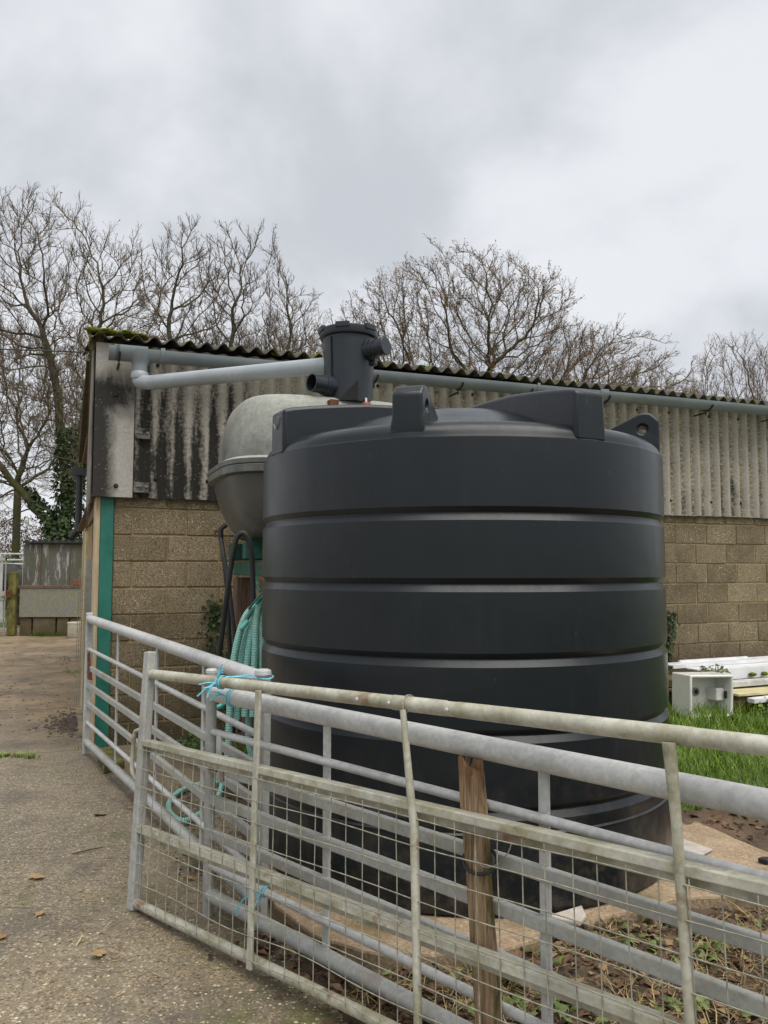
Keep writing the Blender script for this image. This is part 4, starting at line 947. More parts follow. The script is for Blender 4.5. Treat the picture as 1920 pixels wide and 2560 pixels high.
ob.matrix_local = Matrix.Translation(Vector((0, 0, hh + .03))) @ Matrix.Rotation(math.atan2(WD.y, WD.x), 4, 'Z') @ SKR
md = ob.modifiers.new('bevel', 'BEVEL'); md.width = .016; md.segments = 3
me.polygons.foreach_set('use_smooth', [True] * len(me.polygons)); me.set_sharp_from_angle(angle=R(60))
ORG[ob.name] = ORG[sink.name]
def sk(x, y, z): return Wp(sT, SO, 0) + WD * x + WN * (-y) + Z * (z + hh + .05)
MB().lathe([(.042, 0), (.042, .006), (.026, .008), (.022, .002)], sk(-.005, hdp / 2 - .04, .02) + WN * .003, 20, WN).build('drain', M['steel'], sink, smooth=40)
MB().lathe([(.018, 0), (.016, .003)], sk(-.005, hdp / 2 - .052, .02), 16, WN).build('drain_hole_shade', M['hole_shade'], sink)  # shade down the drain, painted as a dark disc
MB().boxax(sk(hw - .085, .03, .0), WD * .05, WN * .075, Z * .06).build('overflow', M['ceramic'], sink, bevel=.012)
MB().boxax(sk(hw - .048, -.072, .0), WD * .012, WN * .006, Z * .035).build('overflow_slot_shade', M['hole_shade'], sink)  # dark plate painting the shade within the overflow

tb = 5.02
pile = 'boards dumped against the barn wall'
def board(name, label, t0, t1, o, z, w, h, mat, cat='board', tilt=0.0, skew=0.0, bev=.004):
    b = MB().bar(Wp(t0, o, z), Wp(t1, o + skew, z + tilt), w, h); return tag(b.build(name, mat, bevel=bev), label, cat, pile)
tA = tw(on_wall(1690, 1660, .45)); tB = 8.6
fb = thing('fascia_board', 'long white plastic fascia board with grooved lip, nearest the barn wall', 'board', Wp(tA, .35, .44), pile)
MB().bar(Wp(tA, .30, .465), Wp(tB, .30, .50), .20, .012).build('face', M['upvc'], fb); MB().bar(Wp(tA, .405, .455), Wp(tB, .405, .49), .012, .035).build('lip', M['upvc'], fb); MB().bar(Wp(tA + .25, .22, .485), Wp(tA + 1.2, .22, .49), .03, .02).build('trim', M['upvc'], fb)
fb = thing('fascia_board', 'white plastic fascia board with deep front face lying on the heap', 'board', Wp(tA + .15, .6, .40), pile)
MB().bar(Wp(tA + .16, .50, .435), Wp(tB, .50, .46), .16, .012).build('face', M['upvc'], fb); MB().bar(Wp(tA + .20, .585, .375), Wp(tB, .585, .40), .012, .115).build('lip', M['upvc'], fb)
board('plank', 'moss covered brown plank end poking out beside the black tank', tA - .5, tA + .42, .56, .34, .26, .075, M['mosswood'])
board('plank', 'pale weathered plank under the white fascia boards', tA + .3, tB, .70, .295, .14, .05, M['dirtywhite'], tilt=.02)
board('plank', 'thin brown plank beneath the mossy plank', tA - .4, tA + .55, .64, .275, .16, .03, M['oldwood'])
t5 = tw(on_wall(1815, 1730, .85))
board('insulation_board', 'cream coloured board littered with dead leaves on the heap', t5 - .02, t5 + 1.6, .86, .24, .34, .025, M['yellowboard'])
board('plank', 'grey brown timber under the cream board', t5 + .02, t5 + 1.6, .93, .195, .12, .055, M['oldwood'])
board('plank', 'dark rotten timber at the bottom of the heap', t5 - .04, t5 + 1.5, .80, .10, .4, .16, M['mosswood'])
board('bearer', 'rough mossy timber bearer holding up the heap of boards', tA - .2, tB, .48, .12, .36, .24, M['mosswood'], 'timber')
t6 = tw(on_wall(1885, 1748, 1.12))
board('plastic_trim', 'short white plastic trim resting on the grass in front of the heap', t6, t6 + 1.0, 1.08, .19, .09, .045, M['upvc'], tilt=.03)
for i, (px, py, o) in enumerate(((1805, 1690, .62), (1882, 1686, .62), (1912, 1684, .62))):
    p = on_wall(px, py, o); tag(clump(p + Z * .0, .055 - .012 * i, .04, .022, i + 7, 2).build('moss_clump', M['moss'], smooth=60), ('largest moss cushion on the white boards', 'middle small moss cushion on the white boards', 'rightmost moss cushion on the white boards')[i], 'moss')

# slab odds and ends
p = gp(1910, 2158, SLAB_Z)
tag(MB().prism([p + Vector((-.03, 0, .004)), p + Vector((.0, -.028, .004)), p + Vector((.10, -.02, .004)), p + Vector((.11, .02, .004)), p + Vector((.0, .018, .004))], (0, 0, .022)).build('rubber_offcut', M['rubber'], bevel=.004), 'black rubber offcut lying on the orange slab', 'offcut')
p = gp(1735, 2118, SLAB_Z + .005)
tag(MB().prism([gp(*q, SLAB_Z + .004) for q in ((1640, 2150), (1700, 2098), (1735, 2112), (1782, 2128), (1755, 2142), (1720, 2138))], (0, 0, .012)).build('mortar_patch', M['stone'], bevel=.004), 'pale mortar patch smeared on slab right of tank', 'mortar')
tag(MB().prism([gp(*q, SLAB_Z + .004) for q in ((1370, 2300), (1455, 2274), (1466, 2300), (1450, 2318), (1400, 2308))], (0, 0, .02)).build('mortar_patch', M['stone'], bevel=.006), 'pinkish mortar lump under the front edge of the tank', 'mortar')
kb = MB().prism([gp(*q, -.01) for q in ((246, 1905), (292, 1882), (312, 1925), (258, 1940))], (0, 0, .07)).build('kerb_stub', M['mosspost'], bevel=.02)
tag(kb, 'mossy concrete stub on the yard at the barn corner', 'kerb')

# ================================================================== FAR LEFT YARD
FY = 18.3
def fp(px, py, y=FY): return dp(px, py, y)
def fbox(b, px0, px1, py0, py1, y0, dpt, jig=0):
    a = fp(px0, py1, y0); c = fp(px1, py0, y0); b.box(a.x, c.x, y0, y0 + dpt, max(a.z, -.03), c.z); return b
ft = thing('feed_bin', 'tall streaked galvanised feed bin with black lid across the yard', 'bin', Vector((fp(130, 1588).x, FY + .5, 0)))
fbox(MB(), 57, 206, 1360, 1466, FY + .05, 1.0).build('bin_sheet', M['streak'], ft, bevel=.01)
for px in (101, 173):
    sm = fbox(MB(), px - 2.5, px + 2.5, 1362, 1464, FY + .03, .02).build('seam', M['oldwood'], ft)
for px in (57, 205): fbox(MB(), px - 2, px + 2, 1359, 1466, FY + .02, .03).build('corner_angle', M['dirtywhite'], ft)
fbox(MB(), 63, 219, 1353, 1359, FY - .05, 1.2).build('lid', M['blackclip'], ft, bevel=.01)
for i in range(9): MB().tube([fp(66 + i * 17, 1353, FY - .05), fp(70 + i * 17, 1353, FY + 1.1)], .035, 8).build('lid_corrugation', M['blackclip'], ft)
tr = thing('feed_trough', 'patchy galvanised trough front below the feed bin, rusty top edge', 'trough', Vector((fp(130, 1588).x, FY - .4, 0)))
fbox(MB(), 47, 206, 1470, 1543, FY - .35, .40).build('panel', M['galv_far'], tr, bevel=.01); fbox(MB(), 45, 207, 1464, 1470, FY - .37, .45).build('top_edge', M['sleeper'], tr)
base = thing('block_plinth', 'low grey block plinth under the feed trough', 'plinth', Vector((fp(130, 1588).x, FY - .3, 0)))
for a, c in ((48, 78.5), (81, 138.5), (141, 172), (174, 205)): fbox(MB(), a, c, 1545, 1592, FY - .30, .25).build('block', M['stone'] if 0 else M['block'], base, bevel=.01)
bk = MB().lathe([(.17, 0), (.185, .02), (.19, .30), (.20, .31), (.195, .33)], Vector((fp(189, 1582, 17.6).x, 17.65, 0)), 24).build('bucket', M['cap'], smooth=40); tag(bk, 'cream plastic tub beside the block plinth', 'tub')
bq = fp(196, 1463, FY - .2); tag(MB().box(bq.x - .09, bq.x + .10, FY - .3, FY - .2, fp(0, 1464, FY - .3).z + .002, fp(0, 1449, FY - .3).z).build('brick', M['brick'], bevel=.006), 'red brick sitting on the trough edge', 'brick')
gpst = thing('gate_post', 'square yellow green algae covered concrete gate post at left', 'post', fp(29, 1588, 17.9))
fbox(MB(), 15, 40, 1430, 1590, 17.9, .16).build('shaft', M['mosspost'], gpst, bevel=.015); fbox(MB(), 15, 27, 1475, 1494, 17.86, .04).build('hinge', M['rust'], gpst)
gg = thing('sheeted_gate', 'galvanised sheeted yard gate at the left edge of the photo', 'gate', fp(-60, 1588, 17.8))
for a, c, e, f_ in ((7, 15, 1394, 1588), (-140, 15, 1394, 1402), (-140, 12, 1492, 1500), (-140, 12, 1546, 1556), (-140, -132, 1394, 1588)): fbox(MB(), a, c, e, f_, 17.78, .05).build('frame', M['galv_mid'], gg)
for e, f_ in ((1402, 1492), (1500, 1546)): fbox(MB(), -132, 8, e, f_, 17.80, .012).build('sheet', M['galv'], gg)
fbox(MB(), 0, 12, 1478, 1490, 17.74, .03).build('latch', M['galv_old'], gg)
rf = thing('rail_fence', 'pale steel rail fence behind the feed bin', 'fence', fp(20, 1560, 24))
for y_ in (1385, 1400, 1410): MB().tube([fp(-160, y_, 24), fp(70, y_, 24)], .03, 8).build('rail', M['dirtywhite'], rf)
for px in (2, -110): MB().tube([fp(px, 1384, 24), Vector((fp(px, 1384, 24).x, 24, -.05))], .035, 8).build('post', M['dirtywhite'], rf)
# cow behind the post
def skin_mesh(name, verts, edges, radii, mat, parent, levels=2):
    me = bpy.data.meshes.new(name); me.from_pydata(verts, edges, []); o = bpy.data.objects.new(name, me); COL.objects.link(o)
    sk_ = o.modifiers.new('skin', 'SKIN'); sv_ = me.skin_vertices[0].data
    for i, r_ in enumerate(radii): sv_[i].radius = r_ if isinstance(r_, tuple) else (r_, r_)
    sv_[0].use_root = True
    ss = o.modifiers.new('sub', 'SUBSURF'); ss.levels = levels; ss.render_levels = levels
    me.materials.append(mat); o.parent = parent; ORG[o.name] = ORG[parent.name]; return o
cw = Vector((fp(42, 1450, 20.6).x - .50, 20.6, 0))
cow = thing('cow', 'black cow standing behind the concrete gate post', 'cow', cw); cow.scale = (1.18, 1.18, 1.22)
V_ = [(0, 0, .98), (-.45, 0, 1.0), (-.80, 0, 1.05), (-1.08, 0, 1.22), (-1.30, 0, 1.32), (-1.55, 0, 1.18), (.45, 0, 1.0), (.66, 0, 1.02),
      (.62, .17, .72), (.55, .18, .50), (.66, .18, .32), (.63, .18, .05), (.62, -.17, .72), (.50, -.18, .50), (.61, -.18, .32), (.58, -.18, .05),
      (-.72, .16, .70), (-.72, .17, .40), (-.72, .17, .05), (-.76, -.16, .70), (-.78, -.17, .40), (-.76, -.17, .05), (.80, 0, 1.12), (.86, 0, .85), (.87, 0, .5)]
E_ = [(0, 1), (1, 2), (2, 3), (3, 4), (4, 5), (0, 6), (6, 7), (7, 8), (8, 9), (9, 10), (10, 11), (7, 12), (12, 13), (13, 14), (14, 15), (2, 16), (16, 17), (17, 18), (2, 19), (19, 20), (20, 21), (7, 22), (22, 23), (23, 24)]
Rr = [(.33, .38), (.32, .37), (.28, .36), (.17, .22), (.13, .15), (.085, .09), (.31, .34), (.27, .28), .15, .09, .06, .065, .15, .09, .06, .065, .13, .07, .065, .13, .07, .065, .04, .03, .05]
skin_mesh('body', V_, E_, Rr, M['hide'], cow)
for s_ in (-1, 1): MB().leaf(cw + Vector((-1.25, .12 * s_, 1.42)), (0, -1, .3), (.1, s_, .1), .2, .1).build('ear', M['hide'], cow)
MB().lathe([(.02, -.05), (.02, .05)], cw + Vector((-1.56, 0, 1.2)), 8).build('muzzle', M['hide'], cow)

# overhead wire to the barn corner
wa = dp(-200, 853, 7.4); wb_ = Wp(-.06, 0, 0); wb_ = Vector((wb_.x, wb_.y, dp(225, 881, wb_.y).z))
wa = wb_ + (wa - wb_) * 16.0            # runs on far out of the picture
wl_ = [wa.lerp(wb_, i / 40) - Z * (.25 * math.sin(math.pi * i / 40)) for i in range(41)]
tag(MB().tube(wl_, .006, 5).build('overhead_cable', M['rubber']), 'thin overhead cable running to the barn roof corner', 'cable')

# ================================================================== VEGETATION
def grow(seed, trunk, pts, step, di, dk, iters=90, trop=(0, 0, .06), jit=.25):
    rg = random.Random(seed); nodes = []; par = []
    for tr_ in trunk:
        last = None
        for i, q in enumerate(tr_):
            q = Vector(q); par.append(len(nodes) - 1 if i else (-1 if not nodes else min(range(len(nodes)), key=lambda j: (nodes[j] - q).length))); nodes.append(q)
    act = [Vector(p) for p in pts]; kids = {}
    for it in range(iters):
        kd = kdtree.KDTree(len(nodes))
        for i, q in enumerate(nodes): kd.insert(q, i)
        kd.balance(); pull = {}; keep = []
        for a in act:
            co, i, d = kd.find(a)
            if d < dk: continue
            keep.append(a)
            if d < di: pull[i] = pull.get(i, Vector((0, 0, 0))) + (a - co) / d
        act = keep
        if not pull or len(nodes) > 16000: break
        added = 0
        for i, v in pull.items():
            v = v.normalized() + Vector(trop) + Vector((rg.gauss(0, jit), rg.gauss(0, jit), rg.gauss(0, jit)))
            q = nodes[i] + v.normalized() * step
            if any((nodes[c] - q).length < step * .35 for c in kids.get(i, ())): continue
            kids.setdefault(i, []).append(len(nodes)); nodes.append(q); par.append(i); added += 1
        if not added: break
    return nodes, par
def tree_mesh(nodes, par, tip, expo, rmax, seed, twig_n, twig_l, limb_min=.030):
    N = len(nodes); ch = [[] for _ in range(N)]
    for i, p in enumerate(par):
        if p >= 0: ch[p].append(i)
    for _ in range(3):                     # relax the limbs so they run smoothly
        new = list(nodes)
        for i in range(N):
            if par[i] >= 0 and ch[i]:
                m_ = sum((nodes[c] for c in ch[i]), Vector((0, 0, 0))) / len(ch[i]); new[i] = nodes[i].lerp((nodes[par[i]] + m_) / 2, .5)
        nodes = new
    cen = sum(nodes, Vector((0, 0, 0))) / N; cen.z -= 1.5
    rad = [0.0] * N
    for i in reversed(range(N)):
        rad[i] = tip if not ch[i] else sum(rad[c] ** expo for c in ch[i]) ** (1 / expo)
    k_ = min(1.0, rmax / rad[0]) if rmax else 1
    rad = [max(tip, r_ * (k_ if r_ > .05 else 1)) for r_ in rad]
    big = MB(); small = MB(); rg = random.Random(seed); tw_ = []
    stack = [(0, None)]
    while stack:
        i, prev = stack.pop(); chain = ([prev] if prev is not None else []) + [i]
        while ch[i]:
            cs = sorted(ch[i], key=lambda c: -rad[c])
            for c in cs[1:]: stack.append((c, i))
            i = cs[0]; chain.append(i)
        if len(chain) < 2: continue
        rr_ = [rad[c] for c in chain]
        if prev is not None: rr_[0] = rr_[1]
        cut = next((a for a, r_ in enumerate(rr_) if r_ < limb_min), len(chain))
        P = [nodes[c] for c in chain]
        if cut >= 2: big.tube(P[:cut + 1], rr_[:cut + 1], 8 if rr_[0] > .12 else 6, False)
        s0 = max(0, cut - 1)
        if len(P) - s0 >= 2: small.tube(P[s0:], rr_[s0:], 4, False)
        for a in range(max(1, s0), len(chain)):
            if rr_[a] < limb_min * .8: tw_.append((P[a], (P[a] - P[a - 1]).normalized()))
    ends = []
    for p, d in tw_:
        ow = (p - cen).normalized()
        for _ in range(twig_n):
            v = (d * .55 + ow * .55 + Vector((rg.gauss(0, .42), rg.gauss(0, .42), rg.gauss(.12, .38)))).normalized(); l = twig_l * rg.uniform(.45, 1.15)
            v2 = (v + Vector((rg.gauss(0, .22), rg.gauss(0, .22), rg.gauss(.10, .2)))).normalized(); v3 = (v2 + Vector((rg.gauss(0, .22), rg.gauss(0, .22), rg.gauss(.10, .2)))).normalized()
            a = p + v * l * .36; b_ = a + v2 * l * .34; e = b_ + v3 * l * .30
            small.tube([p, a, b_, e], [tip * .85, tip * .65, tip * .5, tip * .28], 3, False); ends.append(e)
            for q, vv_, f_ in ((a, v, .5), (a.lerp(b_, .5), v2, .45), (b_, v2, .4), (b_.lerp(e, .5), v3, .28)):
                sd_ = (vv_ + Vector((rg.gauss(0, .65), rg.gauss(0, .65), rg.gauss(.05, .55)))).normalized(); e2 = q + sd_ * l * f_ * rg.uniform(.6, 1.1)
                small.tube([q, e2], [tip * .5, tip * .26], 3, False); ends.append(e2)
    return big, small, ends
def crown_pts(seed, c, rx, ry, rz, n, lo=-.35, shell=.55):
    rg = random.Random(seed); res = []
    while len(res) < n:
        q = Vector((rg.uniform(-1, 1), rg.uniform(-1, 1), rg.uniform(-1, 1))); l = q.length
        if l > 1 or q.z < lo or l < shell * rg.random(): continue
        w = 1 + .22 * mnoise.noise(q * 2.3 + Vector((seed, 0, 0)))
        res.append(Vector((c[0] + q.x * rx * w, c[1] + q.y * ry * w, c[2] + q.z * rz * w)))
    return res
def make_tree(name, label, seed, base, trunk, crowns, step, di, dk, tip, rmax, twig_n, twig_l, leaves, mats, iters=90, jit=.16, trop=(0, 0, .06), group=None):
    base = Vector(base); pts = []
    for (c, rx, ry, rz, n, lo) in crowns: pts += crown_pts(seed + int(c[0] * 10), base + Vector(c), rx, ry, rz, n, lo)
    tr_ = [[base + Vector(q) for q in curve(t_, 5)] for t_ in trunk]
    nodes, par = grow(seed, tr_, pts, step, di, dk, iters, trop, jit)
    big, small, ends = tree_mesh(nodes, par, tip, 2.02, rmax, seed, twig_n, twig_l)
    T = thing(name, label, 'tree', base, group)
    big.build('trunk', mats[0], T, smooth=70)
    cr_ = small.build('crown', mats[1], T); rg = random.Random(seed + 1)
    if leaves:
        lf = MB()
        for e in ends:
            if rg.random() < leaves:
                lf.cur = rg.random() * .98 + .01
                lf.leaf(e, (rg.gauss(0, 1), rg.gauss(0, 1), rg.gauss(0, 1)), (rg.gauss(0, 1), rg.gauss(0, 1), rg.gauss(-.3, 1)), rg.uniform(.06, .11), rg.uniform(.035, .06))
        struct(lf.build('leaves', M['treeleaf'], T), 'stuff')
    return T
def at(px, Y): return Vector(((px - 960) / F * Y, Y, -.05))
BT = (M['bark'], M['twig'])
# ivy-clad tree at left
Y_ = 26.0; B1 = at(160, Y_)
make_tree('ash_tree', 'tall bare tree with ivy covered trunk left of the barn', 3, B1,
    [[(0, 0, 0), (.02, 0, 2), (.0, 0, 3.6)], [(0, 0, 3.6), (-.15, .1, 5.5), (-.55, .2, 8.0), (-1.0, 0, 9.6)], [(0, 0, 3.2), (.45, -.2, 5.0), (.55, 0, 7.5), (.9, .1, 9.5)], [(0, 0, 2.5), (-1.2, -.3, 3.9), (-2.4, -.4, 5.4), (-3.6, -.2, 6.6)]],
    [((-1.3, 0, 9.6), 3.0, 2.6, 4.7, 1700, -.8), ((1.2, 0, 8.0), 2.2, 2.4, 5.0, 1150, -.8), ((-3.0, 0, 6.0), 2.6, 2.2, 3.8, 900, -.9)], .30, 2.6, .46, .0112, .60, 3, .62, .03, BT, trop=(0, 0, .16))
# middle bare trees
Y_ = 30.0
make_tree('oak_tree', 'bare crooked tree above the grey gutter, left of the black filter', 12, at(470, Y_),
    [[(0, 0, 0), (.1, 0, 3), (.0, 0, 5.5)], [(0, 0, 5.5), (-.5, 0, 8), (-.9, 0, 11)]], [((-.3, 0, 10.5), 2.1, 2.2, 4.5, 1300, -.85)], .30, 2.6, .47, .0118, .50, 3, .50, .0, BT, jit=.22, trop=(0, 0, .10))
make_tree('oak_tree', 'bare crooked tree directly behind the black filter, forked low', 21, at(610, Y_ - 1),
    [[(0, 0, 0), (-.1, 0, 3), (.1, 0, 5.2)], [(.1, 0, 5.2), (-.2, 0, 7.6), (-.6, 0, 10)], [(.1, 0, 5.2), (1.0, 0, 7.5), (1.5, 0, 9.5)]], [((-.2, 0, 9.9), 2.2, 2.2, 4.6, 1300, -.85), ((1.4, 0, 9.3), 1.5, 2.0, 3.4, 560, -.9)], .30, 2.6, .47, .0118, .52, 3, .50, .0, BT, jit=.22, trop=(0, 0, .10))
# broad oak with brown leaves
Y_ = 33.0
make_tree('oak_tree', 'broad spreading oak with sparse brown leaves right of the filter', 31, at(1215, Y_),
    [[(0, 0, 0), (-.1, 0, 2.5), (0, 0, 4.2)], [(0, 0, 4.2), (-1.4, .3, 6.2), (-2.6, .2, 8.4)], [(0, 0, 4.2), (1.5, -.2, 6.2), (3.2, 0, 7.6)], [(0, 0, 4.2), (.2, .2, 6.8), (.0, 0, 9.5)], [(-.1, 0, 3.6), (-2.6, -.2, 5.4), (-4.2, 0, 6.6)]],
    [((-.8, 0, 8.4), 6.8, 4.0, 6.4, 8200, -.55), ((4.4, 0, 7.2), 5.0, 3.0, 4.4, 3200, -.8), ((-4.6, 0, 8.0), 2.8, 3.0, 4.4, 2000, -.8)], .32, 2.6, .42, .0105, .75, 3, .52, .30, (M['bark'], M['twig']), jit=.24)
# more distant trees filling the skyline
make_tree('hedgerow_tree', 'thin brown leaved tree between ivy tree and barn corner', 41, at(285, 36),
    [[(0, 0, 0), (0, 0, 4), (.1, 0, 6)]], [((0, 0, 9.2), 2.4, 2.2, 4.0, 1200, -.9)], .34, 2.8, .52, .0115, .30, 3, .65, .08, BT, trop=(0, 0, .1), group='trees beyond the barn')
src = make_tree('hedgerow_tree', 'low tangled bare tree under the two crooked trees', 51, at(430, 38),
    [[(0, 0, 0), (0, 0, 4), (.1, 0, 5.4)]], [((0, 0, 8.6), 4.6, 3.2, 4.4, 1900, -.75)], .38, 2.8, .60, .0135, .36, 3, .8, .02, BT, group='trees beyond the barn')
def copy_tree(T, loc, rz, sc, label, mat=None):
    r_ = T.copy(); COL.objects.link(r_); r_.location = loc; r_.rotation_euler = (0, 0, rz); r_.scale = (sc[0], sc[0], sc[1]); r_['label'] = label
    for c in list(T.children):
        d = c.copy(); COL.objects.link(d); d.parent = r_
        if mat and c.name.startswith('crown'):
            d.data = c.data.copy(); d.data.materials[0] = mat
    return r_
copy_tree(src, at(735, 44), 1.1, (.95, 1.22), 'low bare tree showing behind the filter drum')
copy_tree(src, at(860, 48), 2.3, (.9, 1.2), 'bare tree peeping out between filter and broad oak')
copy_tree(src, at(560, 50), .4, (1.0, 1.32), 'pale bare tree in the gap between the two crooked trees')
copy_tree(src, at(355, 46), 3.5, (.9, 1.2), 'bare tree just right of the mossy barn corner')
copy_tree(src, at(660, 43), 5.6, (.85, 1.15), 'bare tree low left of the filter drum')
copy_tree(src, at(270, 48), 4.0, (1.0, 1.25), 'distant bare tree low behind the ivy clad trunk')
copy_tree(src, at(40, 40), 5.1, (1.0, 1.1), 'bare tree at the far left edge behind the ivy tree')
src2 = make_tree('hedgerow_tree', 'reddish twiggy tree low over the right end of the barn roof', 61, at(1710, 56),
    [[(0, 0, 0), (0, 0, 4), (.1, 0, 6)]], [((0, 0, 10.0), 3.4, 3.0, 4.8, 1700, -.9)], .38, 2.8, .58, .013, .30, 3, .8, .10, (M['bark'], M['twig_red']), trop=(0, 0, .12), group='trees beyond the barn')
copy_tree(src2, at(1850, 50), 1.4, (1.0, 1.12), 'pale twiggy tree at the right edge above the roof')
copy_tree(src2, at(1490, 50), 2.6, (1.0, 1.12), 'twiggy tree rising behind the right side of the broad oak')
copy_tree(src2, at(1990, 54), 3.3, (1.0, 1.18), 'reddish twiggy tree cut by the right edge of the photo')
copy_tree(src2, at(1610, 58), 4.4, (1.0, 1.16), 'farthest reddish tree in the gap right of the broad oak')

# ivy on the left trunk
rg = random.Random(77); iv = MB()
for i in range(5200):
    h = rg.random() ** 1.15 * 6.2; a = rg.random() * 2 * math.pi; r_ = (.62 if h < 3.6 else .62 - .1 * (h - 3.6)) * rg.uniform(.6, 1.12) * (1 + .25 * mnoise.noise(Vector((math.cos(a) * 1.5, math.sin(a) * 1.5, h * 1.2))))
    if h > 3.2:
        br = rg.choice((0, 1, 2)); off = ((-.08, 0), (.30, 0), (-1.0, 0))[br]; k_ = (h - 3.2) / 2.2; cx_, cy_ = off[0] * k_ + (.15 if br == 1 else 0), 0
        r_ *= .62
        if br == 2: h = 2.6 + (h - 3.2) * .55
    else: cx_ = cy_ = 0
    p = B1 + Vector((cx_ + math.cos(a) * r_, cy_ + math.sin(a) * r_, h)); iv.cur = rg.random() * .95 + .02
    nr = Vector((math.cos(a), math.sin(a), .5)) + Vector((rg.gauss(0, .5), rg.gauss(0, .5), rg.gauss(0, .5)))
    iv.leaf(p, nr, (rg.gauss(0, 1), rg.gauss(0, 1), -1), rg.uniform(.10, .17), rg.uniform(.09, .15))
ivo = thing('ivy_growth', 'dense green ivy clothing the trunk of the left tree', 'ivy', B1)
struct(iv.build('ivy_leaves', M['ivy'], ivo), 'stuff')

# far scrub and hedge beyond the yard
rg = random.Random(8); fw = MB()
for i in range(42000):
    x = rg.uniform(-60, -14); y = 60 + rg.random() * 25; top = 4.2 + 2.6 * mnoise.noise(Vector((x * .22, y * .1, 2))) + (x < -30) * 1.8
    z = rg.random() ** .8 * top; fw.cur = max(.02, min(.98, .35 + .5 * mnoise.noise(Vector((x * .3, y * .3, 0))) + rg.gauss(0, .16)))
    fw.leaf((x, y, z), (rg.gauss(0, 1), rg.gauss(0, 1), rg.gauss(0, 1)), (rg.gauss(0, 1), rg.gauss(0, 1), rg.gauss(.5, 1)), rg.uniform(.15, .5), rg.uniform(.03, .14))
fwo = struct(fw.build('far_woodland', M['wood_far']), 'stuff')
fh = MB()
for i in range(9000):
    x = rg.uniform(-26, -11); y = 31 + rg.random() * 1.8; top = 1.95 + .35 * mnoise.noise(Vector((x * .8, 0, 1)))
    fh.cur = max(.02, min(.98, .4 + rg.gauss(0, .25))); fh.leaf((x, y, rg.random() * top), (rg.gauss(0, 1), rg.gauss(-1, 1), rg.gauss(.5, 1)), (rg.gauss(0, 1), rg.gauss(0, 1), rg.gauss(0, 1)), rg.uniform(.12, .25), rg.uniform(.08, .16))
hd_ = thing('hedge', 'clipped dark green hedge beyond the rail fence at left', 'hedge', Vector((-18.5, 31.9, -.05))); struct(fh.build('hedge_leaves', M['ivy_l'], hd_), 'stuff')

# grass behind the tank
rg = random.Random(15); gr = MB(); TRp = [tuple(q)[:2] for q in [Wp(3.0, .15, 0), Wp(9.0, .2, 0)]] + [(6.2, 7.0), (4.4, 5.2), (2.55, 4.82), (1.85, 4.86), (1.5, 5.4), (.9, 6.2)]
cnt = 0
while cnt < 26000:
    x = rg.uniform(.9, 5.6); y = rg.uniform(4.75, 9.6)
    if not pip(x, y, TRp): continue
    dn = mnoise.noise(Vector((x * 2.2, y * 2.2, 4)))
    if dn < -.3 and rg.random() < .7: continue
    p = Vector((x, y, soil_h(x, y) - .01)); tT = tw(p); oo = (p - W0).dot(WN)
    if oo < .72 and tT > tA - .4: continue
    L = rg.uniform(.05, .135) * (1 + .5 * dn) * (1.35 if (abs(tT - sT) < .45 and oo > .8 and oo < 1.5) else 1)
    gr.cur = max(.02, min(.99, .5 + .35 * dn + rg.gauss(0, .2))); a = rg.random() * 6.28
    gr.blade(p, Vector((rg.gauss(0, .25), rg.gauss(0, .25), 1)).normalized(), L, rg.uniform(.0022, .0042), (math.cos(a) * rg.uniform(.1, .6), math.sin(a) * rg.uniform(.1, .6), 0)); cnt += 1
struct(gr.build('grass_patch', M['grass']), 'stuff')
# grass tufts against the barn and at the feed bin, joint weeds
gr = MB()
def tuft(c, n, rad, h, col=.4, mixz=.2):
    for i in range(n):
        a = rg.random() * 6.28; r_ = rad * math.sqrt(rg.random()); p = Vector(c) + Vector((math.cos(a) * r_, math.sin(a) * r_, 0)); gr.cur = max(.02, min(.99, col + rg.gauss(0, mixz)))
        gr.blade(p, Vector((math.cos(a) * .35 + rg.gauss(0, .2), math.sin(a) * .35 + rg.gauss(0, .2), 1)).normalized(), h * rg.uniform(.5, 1.1), rg.uniform(.002, .0042), (math.cos(a) * .4, math.sin(a) * .4, -.05))
for px, py, n, rad, h in ((600, 1930, 260, .16, .38), (560, 1925, 160, .12, .25), (640, 1950, 180, .12, .3), (510, 1905, 120, .12, .18), (480, 1895, 80, .12, .15)): tuft(gp(px, py, .0), n, rad, h, .3)
struct(gr.build('barn_grass', M['grass']), 'stuff')
gr = MB()
for i in range(40): tuft(gp(80 + rg.random() * 75, 1590, 0), 14, .12, .16, .4)
for i in range(22): tuft(gp(rg.uniform(-30, 95), 1892 + rg.uniform(-4, 4), 0), 16, .03, .045, .62)
for i in range(9): tuft(gp(rg.uniform(160, 214), 1683 + rg.uniform(-6, 6), 0), 14, .06, .05, .55)
for i in range(16): tuft(gp(rg.uniform(200, 300), 1845 + rg.uniform(-18, 30), 0), 12, .05, .04, .5)
struct(gr.build('yard_grass', M['grass']), 'stuff')
